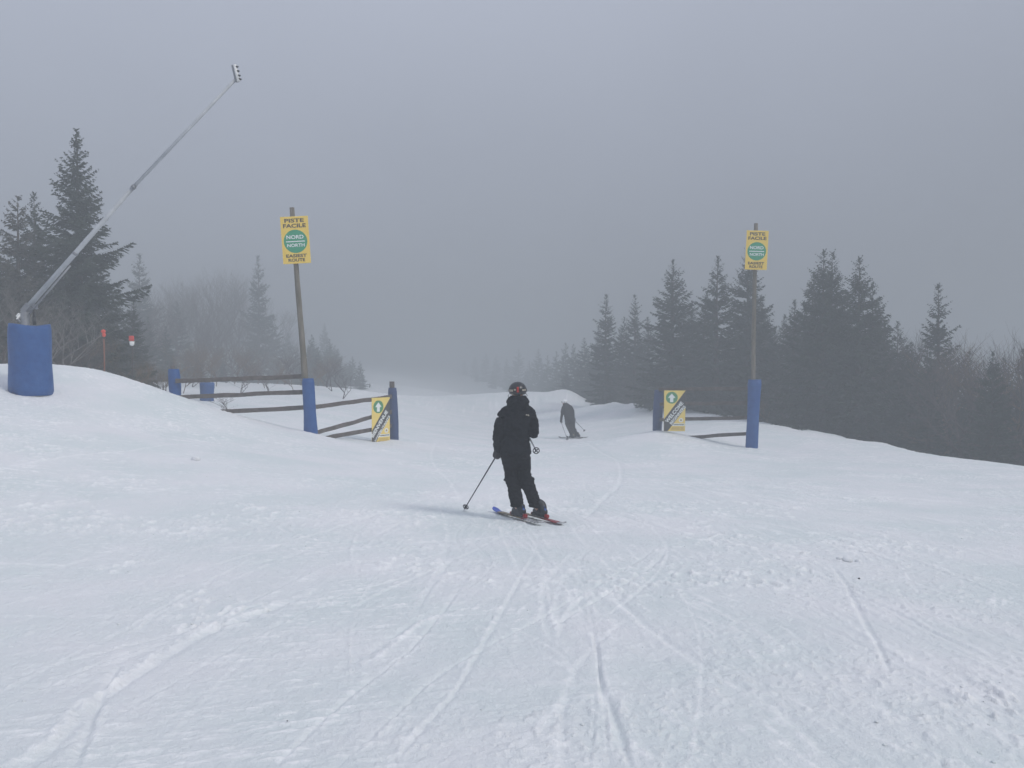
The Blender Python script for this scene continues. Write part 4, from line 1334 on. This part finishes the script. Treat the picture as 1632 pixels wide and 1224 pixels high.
# jacket
bm = bmesh.new()
add_loft(bm, [(-0.022, 0, 0.845, 0.192, 0.150), (-0.022, 0, 0.87, 0.198, 0.155), (-0.022, 0, 0.96, 0.184, 0.145), (-0.022, 0, 1.05, 0.172, 0.130), (-0.022, 0, 1.075, 0.166, 0.126), (-0.022, 0, 1.10, 0.174, 0.132),
              (-0.02, 0, 1.20, 0.185, 0.145), (-0.012, 0, 1.30, 0.195, 0.142), (-0.005, 0, 1.38, 0.195, 0.13), (0.0, 0, 1.44, 0.165, 0.11), (0.003, 0.0, 1.49, 0.115, 0.095), (0.003, 0.01, 1.53, 0.08, 0.08)], 32, 2.3)
limb(bm, [(-0.105, 0, 1.41), (-0.160, -0.005, 1.365), (-0.208, -0.02, 1.27), (-0.243, -0.02, 1.13), (-0.255, 0.02, 1.0), (-0.250, 0.06, 0.885)], [0.075, 0.083, 0.078, 0.070, 0.063, 0.052])
limb(bm, [(0.115, 0, 1.41), (0.158, -0.005, 1.365), (0.195, -0.03, 1.26), (0.210, -0.04, 1.125), (0.19, 0.12, 1.115), (0.13, 0.30, 1.10)], [0.075, 0.080, 0.073, 0.063, 0.058, 0.05])
# hood lying round the neck
limb(bm, [(-0.082, 0.05, 1.50), (-0.088, -0.03, 1.53), (0.003, -0.085, 1.545), (0.094, -0.03, 1.53), (0.088, 0.05, 1.50)], [0.05, 0.054, 0.062, 0.054, 0.05])
add_ball(bm, (0.003, -0.075, 1.49), (0.115, 0.055, 0.085), 3)
add_loft(bm, [(0.003, 0.0, 1.50, 0.115, 0.105), (0.003, -0.005, 1.56, 0.112, 0.10), (0.003, -0.01, 1.60, 0.100, 0.095)], 24, 2)
jk = remeshed('jacket', bm, 0.010, 2, M['jacket'], me_, folds(13, 0.015, 1.5))
# emblem stitched on the right shoulder blade: a quarter-dome of three bands with two short lines beside it
ec = lp(616, 343, 0)
def back_y(x_, z_):
    """jacket's surface seen from behind"""
    ok, loc, nor, _ = jk.ray_cast(Vector((x_, -1.0, z_)), Vector((0, 1, 0)))
    return loc.y if ok else -0.14
for j, (ri, ro) in enumerate(((0.004, 0.009), (0.012, 0.016), (0.019, 0.023))):
    bm = bmesh.new()
    pr = None
    for k in range(9):
        a = R(5 + 85 * k / 8)
        vv = []
        for rr in (ri, ro):
            x_ = ec.x - 0.004 + rr * math.cos(a); z_ = ec.z - 0.012 + rr * math.sin(a)
            vv.append(bm.verts.new((x_, back_y(x_, z_) - 0.003, z_)))
        if pr: bm.faces.new((pr[0], pr[1], vv[1], vv[0]))
        pr = vv
    from_bm('logo', bm, M['gold'], jk)
for j in range(2):
    bm = bmesh.new()
    zc = ec.z - 0.002 + 0.009 * j
    vv = [bm.verts.new((ec.x + xx, back_y(ec.x + xx, zc + dz) - 0.003, zc + dz)) for xx, dz in ((-0.026, 0), (-0.009, 0), (-0.009, 0.005), (-0.026, 0.005))]
    bm.faces.new(vv)
    from_bm('logo', bm, M['gold'], jk)

# body under the clothes: one continuous figure with head, neck, trunk, limbs and hands
HL = Vector((-0.262, 0.085, 0.835)); HR = Vector((0.125, 0.37, 1.09))
pole_tip_L = ground_pt(739, 813.5) - O
pole_tip_R = W(855.8, 720.5, 9.62) - O
axL = (HL - pole_tip_L).normalized(); axR = (HR - pole_tip_R).normalized()

def body_mesh(name, parent, head, head_r, face, neck, trunk, limbs, hands):
    bm = bmesh.new()
    q = Matrix((face.cross(Vector((0, 0, 1))).normalized(), face, Vector((0, 0, 1)))).transposed().to_quaternion()
    def H(x_, y_, z_):
        return head + q @ Vector((x_, y_, z_))
    m = Matrix.Translation(head) @ q.to_matrix().to_4x4() @ Matrix.Diagonal((0.074, 0.094, 0.108, 1))
    bmesh.ops.create_icosphere(bm, subdivisions=3, radius=1, matrix=m)
    add_ball(bm, H(0, 0.05, -0.085), (0.045, 0.042, 0.035), 2)
    limb(bm, [H(0, 0.088, 0.01), H(0, 0.104, -0.03)], [0.010, 0.014], 8)
    for sx_ in (-1, 1):
        add_ball(bm, H(0.031 * sx_, 0.086, 0.008), 0.013, 2)
        add_ball(bm, H(0.076 * sx_, -0.005, -0.01), (0.01, 0.018, 0.03), 2)
    limb(bm, [H(-0.02, 0.088, -0.062), H(0.02, 0.088, -0.062)], [0.007, 0.007], 8)
    limb(bm, [head + Vector((0, 0, -0.06)), neck], [0.05, 0.055])
    for t_ in trunk: limb(bm, *t_)
    for l_ in limbs: limb(bm, *l_)
    return remeshed(name, bm, 0.010, 2, M['skin'], parent)

face1 = Vector((0.0, 1.0, -0.05)).normalized()
headc = Vector((0.003, 0.02, 1.655))
body_mesh('body', me_, headc, 0.1, face1, Vector((0, 0, 1.48)),
          [([(0, 0, 1.40), (-0.02, 0, 1.1), (-0.02, 0, 0.88)], [0.09, 0.09, 0.09]), ([(-0.14, 0, 1.385), (0.14, 0, 1.385)], [0.05, 0.05])],
          [([(-0.15, 0, 1.385), (-0.243, -0.02, 1.13), (-0.252, 0.055, 0.90), tuple(HL)], [0.045, 0.04, 0.03, 0.025]),
           ([(0.145, 0, 1.385), (0.212, -0.035, 1.13), (0.135, 0.29, 1.10), tuple(HR)], [0.045, 0.04, 0.03, 0.025]),
           ([(-0.10, 0, 0.86), (-0.08, yl * .5 + .05, 0.52), tuple(shaftL), tuple(bl + Vector((0, 0, 0.07)))], [0.075, 0.052, 0.042, 0.035]),
           ([(0.065, 0, 0.86), (0.11, yr * .5 + .05, 0.51), tuple(shaftR), tuple(br + Vector((0, 0, 0.07)))], [0.075, 0.052, 0.042, 0.035])], None)
for (wr_, gp, ax, out, mir) in ((Vector((-0.252, 0.06, 0.90)), HL, axL, Vector((0.3, -1, 0.2)), 1), (Vector((0.14, 0.29, 1.10)), HR, axR, Vector((0.4, -0.6, 1)), -1)):
    bm = bmesh.new()
    hand_mesh(bm, wr_, gp, ax, out, 1.12, mir, 1.25)
    remeshed('glove', bm, 0.0055, 1, M['glove'], me_)
ski_pole('ski pole planted in the snow to the left of the near skier', O + HL + axL * 0.05, O + pole_tip_L, 0.955)
ski_pole('ski pole held clear of the snow below the near skier\'s right elbow', O + HR + axR * 0.05, O + pole_tip_R, 0.955, M['alu_dark'], 1.0)

# helmet
def helmet(parent, c, rx, ry, rz_, m, face, goggle=True):
    bm = bmesh.new()
    q = Matrix((face.cross(Vector((0, 0, 1))).normalized(), Vector((face.x, face.y, 0)).normalized(), Vector((0, 0, 1)))).transposed().to_quaternion()
    mm = Matrix.Translation(c) @ q.to_matrix().to_4x4() @ Matrix.Diagonal((rx, ry, rz_, 1))
    bmesh.ops.create_uvsphere(bm, u_segments=40, v_segments=26, radius=1.0, matrix=Matrix.Identity(4))
    # trim below the rim, lower at the ears and nape
    dele = []
    for v in bm.verts:
        lim = -0.42 - 0.20 * max(0, -v.co.y) if v.co.y < 0.35 else -0.42 + (v.co.y - 0.35) * 1.3
        if v.co.z < lim: dele.append(v)
    bmesh.ops.delete(bm, geom=dele, context='VERTS')
    bmesh.ops.transform(bm, matrix=mm, verts=bm.verts[:])
    bmesh.ops.solidify(bm, geom=bm.faces[:], thickness=0.014)
    h = from_bm('helmet', bm, m, parent, True)
    def S(az, el, k=1.03):
        v = Vector((math.sin(az) * math.cos(el), -math.cos(az) * math.cos(el), math.sin(el)))
        return mm @ (v * k)
    def patch(name, az0, az1, el0, el1, mt, k=1.02):
        b2 = bmesh.new()
        g_ = [[b2.verts.new(S(az0 + (az1 - az0) * i / 5, el0 + (el1 - el0) * j / 3, k)) for i in range(6)] for j in range(4)]
        for j in range(3):
            for i in range(5):
                b2.faces.new((g_[j][i], g_[j][i + 1], g_[j + 1][i + 1], g_[j + 1][i]))
        bmesh.ops.solidify(b2, geom=b2.faces[:], thickness=0.003)
        return from_bm(name, b2, mt, h, True)
    return h, S, patch, q
h1, S1, patch1, q1 = helmet(me_, Vector((0.003, 0.0, 1.672)), 0.116, 0.140, 0.112, M['helmet'], face1)
patch1('goggle_strap', R(-95), R(95), R(-8), R(10), M['black'], 1.03)
patch1('strap_clip', R(-6), R(6), R(-10), R(24), M['red'], 1.06)
patch1('strap_mark', R(-62), R(-30), R(-7), R(6), M['gold'], 1.055)
patch1('strap_mark', R(-24), R(-12), R(0), R(10), M['gold'], 1.055)
patch1('strap_mark', R(28), R(58), R(-2), R(9), M['gold'], 1.055)
patch1('strap_mark', R(-50), R(-32), R(-30), R(-20), M['gold'], 1.02)
for az in (-28, 0, 28):
    patch1('vent', R(az - 5), R(az + 5), R(45), R(62), M['black'], 1.012)
bm = bmesh.new()
c = headc + Vector((0, 0.085, 0.015))
add_loft(bm, [(c.x, c.y, c.z - 0.045, 0.07, 0.03), (c.x, c.y, c.z - 0.02, 0.088, 0.042), (c.x, c.y, c.z + 0.03, 0.088, 0.042), (c.x, c.y, c.z + 0.045, 0.075, 0.032)], 24, 2.6)
from_bm('goggles', bm, M['goggle'], me_, True)
for sgn_ in (-1, 1):
    bm = bmesh.new()
    add_tube(bm, [(0.105 * sgn_ + 0.003, 0.01, 1.63), (0.122 * sgn_ + 0.003, -0.01, 1.605), (0.118 * sgn_, 0.0, 1.585)], 0.004, 6)
    from_bm('chin_strap', bm, M['black'], me_)

# ---------- far skier
O2 = W(915.6, 698.4, 34.5)
O2.z = gz(O2.x, O2.y)
def l2(X, Yc, dep=0.0):
    s = 0.002237
    return Vector(((X - 680) * s, dep, (960 - Yc) * s))
p2 = thing('person', 'far skier in dark clothes and white helmet, leaning to the left', 'person', tuple(O2))
def gp2(px, py, Y):
    p = W(px, py, Y); p.z = gz(p.x, p.y) + 0.02
    return p
ft, fr_ = gp2(890, 696, 35.1), gp2(933, 702, 34.0)
a2 = ski('nearer dark ski of the far skier pointing left', ft + Vector((0, -0.12, 0)), fr_ + Vector((-0.12, -0.12, 0)), [(0, 1.0, 'ski_far')], 0.085, R(8), 'ski', 0.5, M['black'])
b2 = ski('farther dark ski of the far skier pointing left', ft + Vector((0.35, 0.22, 0)), fr_ + Vector((0.1, 0.22, 0)), [(0, 1.0, 'ski_far')], 0.085, R(8), 'ski', 0.5, M['black'])
s_l = (ft.lerp(fr_, 0.55) + Vector((-0.06, -0.12, 0.04))) - O2
s_r = (ft.lerp(fr_, 0.55) + Vector((0.22, 0.22, 0.04))) - O2
bo1 = boot(p2, s_l, a2[1], a2[2], a2[3], l2(655, 880, s_l.y) + Vector((0, 0, 0.03)), M['boot'], M['boot_yellow'], 1.0)
bo2 = boot(p2, s_r, b2[1], b2[2], b2[3], l2(735, 885, s_r.y) + Vector((0, 0, 0.03)), M['boot'], M['boot_yellow'], 1.0)
bm = bmesh.new()
y1, y2 = s_l.y, s_r.y
c = lambda X, Yc: (l2(X, Yc).x, l2(X, Yc).z)
def ring(X0, X1, Yc, dep, hd):
    a = l2(X0, Yc); b = l2(X1, Yc)
    return ((a.x + b.x) / 2, dep, a.z, (b.x - a.x) / 2, hd)
add_loft(bm, [ring(602, 692, 925, y1, .085), ring(580, 685, 870, y1, .095), ring(555, 670, 810, y1 * .7, .105), ring(525, 655, 750, y1 * .4, .12), ring(500, 640, 690, 0, .13), ring(492, 620, 640, 0, .13)], 22, 2.2)
add_loft(bm, [ring(675, 758, 930, y2, .085), ring(655, 745, 870, y2, .095), ring(630, 728, 800, y2 * .7, .105), ring(600, 700, 750, y2 * .4, .12), ring(570, 690, 690, 0, .13), ring(560, 690, 640, 0, .13)], 22, 2.2)
add_loft(bm, [ring(498, 688, 700, 0, .15), ring(492, 690, 640, 0, .16), ring(488, 688, 590, 0, .15)], 26, 2.2)
remeshed('trousers', bm, 0.012, 2, M['trouser2'], p2, folds(13, 0.008, 1.4))
bm = bmesh.new()
add_loft(bm, [ring(494, 692, 680, 0, .165), ring(490, 694, 620, 0, .165), ring(480, 672, 540, .01, .15), ring(462, 668, 470, .03, .15), ring(448, 668, 410, .05, .15), ring(446, 640, 350, .08, .14), ring(460, 600, 310, .10, .12), ring(468, 560, 280, .12, .085), ring(475, 530, 262, .13, .06)], 28, 2.2)
limb(bm, [l2(462, 350, .06), l2(442, 430, .08), l2(437, 500, .10), l2(428, 560, .16), l2(422, 610, .20)], [0.070, 0.068, 0.062, 0.056, 0.05])
limb(bm, [l2(610, 350, .08), l2(640, 400, .06), l2(655, 455, .06), l2(665, 530, .18), l2(672, 590, .26)], [0.075, 0.070, 0.062, 0.055, 0.05])
limb(bm, [l2(470, 300, .12), l2(500, 285, .05), l2(545, 290, .08)], [0.045, 0.05, 0.045])
jk2 = remeshed('jacket', bm, 0.012, 2, M['jacket2'], p2, folds(11, 0.010, 1.3))
H2 = l2(488, 245, .17)
face2 = Vector((-0.75, 0.6, -0.12)).normalized()
hl2, hr2 = l2(424, 645, .23), l2(682, 605, .30)
t1 = W(904.6, 704, 33.6) - O2; t1.z = gz(t1.x + O2.x, t1.y + O2.y) - O2.z
t2 = W(932.5, 687.5, 35.2) - O2
ax1, ax2 = (hl2 - t1).normalized(), (hr2 - t2).normalized()
body_mesh('body', p2, H2 + Vector((0, 0, -0.02)), 0.1, face2, l2(510, 300, .12),
          [([l2(530, 320, .09), l2(570, 470, .02), l2(595, 650, 0)], [0.09, 0.09, 0.09]), ([l2(475, 345, .07), l2(605, 345, .08)], [0.045, 0.045])],
          [([l2(470, 350, .07), l2(440, 500, .10), hl2], [0.045, 0.04, 0.028]), ([l2(605, 350, .08), l2(652, 455, .07), hr2], [0.045, 0.04, 0.028]),
           ([l2(560, 660, 0), l2(590, 790, y1 * .6), l2(655, 880, y1), s_l + Vector((0, 0, .07))], [0.075, 0.055, 0.042, 0.035]),
           ([l2(630, 660, 0), l2(680, 790, y2 * .6), l2(730, 885, y2), s_r + Vector((0, 0, .07))], [0.075, 0.055, 0.042, 0.035])], None)
for (wr_, gp, ax, out, mir) in ((l2(423, 612, .2), hl2, ax1, Vector((0.3, -1, 0.2)), 1), (l2(674, 585, .26), hr2, ax2, Vector((0.4, -0.6, 1)), -1)):
    bm = bmesh.new()
    hand_mesh(bm, wr_, gp, ax, out, 1.15, mir, 1.25)
    remeshed('glove', bm, 0.007, 1, M['glove'], p2)
h2, S2, patch2, q2 = helmet(p2, H2, 0.115, 0.135, 0.115, M['helmet_white'], face2)
patch2('goggle_strap', R(-95), R(95), R(-12), R(6), M['black'], 1.03)
bm = bmesh.new()
cq = H2 + Vector((face2.x, face2.y, 0)).normalized() * 0.10 + Vector((0, 0, -0.01))
m4 = Matrix.Translation(cq) @ q2.to_matrix().to_4x4() @ Matrix.Diagonal((0.085, 0.035, 0.045, 1))
bmesh.ops.create_icosphere(bm, subdivisions=3, radius=1, matrix=m4)
from_bm('goggles', bm, M['goggle'], p2, True)
ski_pole('far skier\'s ski pole reaching down in front of the skis', O2 + hl2 + ax1 * 0.05, O2 + t1, 0.95, M['alu_dark'], 1.3)
ski_pole('far skier\'s ski pole trailing out to the right', O2 + hr2 + ax2 * 0.05, O2 + t2, 0.95, M['alu_dark'], 1.3)

# ------------------------------------------------------------------ chunks of snow lying about
def chunk(seed):
    bm = bmesh.new()
    bmesh.ops.create_icosphere(bm, subdivisions=2, radius=1.0)
    rg = random.Random(seed)
    off = Vector((rg.random() * 50, rg.random() * 50, rg.random() * 50))
    for v in bm.verts:
        v.co = v.co * (1 + 0.35 * mnoise.noise(v.co * 1.6 + off))
        v.co.z *= 0.6
    return bm
bmj = bmesh.new()
def chunk_at(x_, y_, s, seed):
    b = chunk(seed)
    me = bpy.data.meshes.new('c'); b.to_mesh(me); b.free()
    n0 = len(bmj.verts)
    bmj.from_mesh(me); bpy.data.meshes.remove(me)
    bmj.verts.ensure_lookup_table()
    r = np.searchsorted(rows, y_); cidx = int(np.argmin(np.abs(XX[r] - x_)))
    z_ = ZZ[r, cidx]
    rot = Euler((0, 0, seed * 1.3)).to_matrix()
    for v in bmj.verts[n0:]:
        v.co = rot @ (v.co * s) + Vector((x_, y_, z_ + s * 0.25))
q_ = on_ground(1350, 897); chunk_at(q_[0], q_[1], 0.05, 1); chunk_at(q_[0] + 0.10, q_[1] - 0.02, 0.035, 2); chunk_at(q_[0] - 0.07, q_[1] + 0.02, 0.028, 3)
q_ = on_ground(312, 735); chunk_at(q_[0], q_[1], 0.08, 4)
for k in range(200):
    u = rng.random()
    y_ = 3.2 + 14 * u ** 1.6
    x_ = rng.uniform(-0.68, 0.68) * y_
    if fbm(np.array([x_ * 0.9 + 5]), np.array([y_ * 0.9]), 51, 3)[0] < 0.0 and rng.random() < 0.8: continue
    chunk_at(x_, y_, rng.uniform(0.004, 0.012), 10 + k)
bmesh.ops.recalc_face_normals(bmj, faces=bmj.faces[:])
mj = bpy.data.meshes.new('snow_chunks'); bmj.to_mesh(mj); bmj.free()
oc = link_mesh('snow_chunks', mj, M['snow'], None, True)
tag(oc, 'small crumbs of loose snow scattered over the trampled piste', None, None, 'stuff')
# dark specks
for (px, py, nm) in ((1369, 927, 'small dark pebble on the snow in the right foreground'), (458, 1158, 'tiny dark speck of grit on the snow in the left foreground')):
    q_ = on_ground(px, py)
    bm = chunk(3)
    for v in bm.verts: v.co *= 0.010 if px > 1000 else 0.004
    r = np.searchsorted(rows, q_[1]); cidx = int(np.argmin(np.abs(XX[r] - q_[0])))
    o = from_bm('pebble', bm, M['black'], None, True)
    o.location = (q_[0], q_[1], ZZ[r, cidx] + 0.006)
    tag(o, nm, 'pebble')

# ------------------------------------------------------------------ haze
def build_haze():
    m = bpy.data.materials.new('haze')
    m.use_nodes = True
    t = m.node_tree
    t.nodes.clear()
    out = t.nodes.new('ShaderNodeOutputMaterial')
    v = t.nodes.new('ShaderNodeVolumePrincipled')
    v.inputs['Color'].default_value = (0.495, 0.52, 0.535, 1)
    v.inputs['Density'].default_value = HAZE_DENSITY
    v.inputs['Anisotropy'].default_value = 0.0
    t.links.new(v.outputs[0], out.inputs['Volume'])
    bm = bmesh.new()
    zt = 13.0; zb = ZMIN - 1.0
    add_box(bm, (0, 0, (zt + zb) / 2), (480, 480, (zt - zb) / 2))
    o = from_bm('haze', bm, m)
    tag(o, 'pale winter fog filling the air over the piste', None, None, 'stuff')
build_haze()
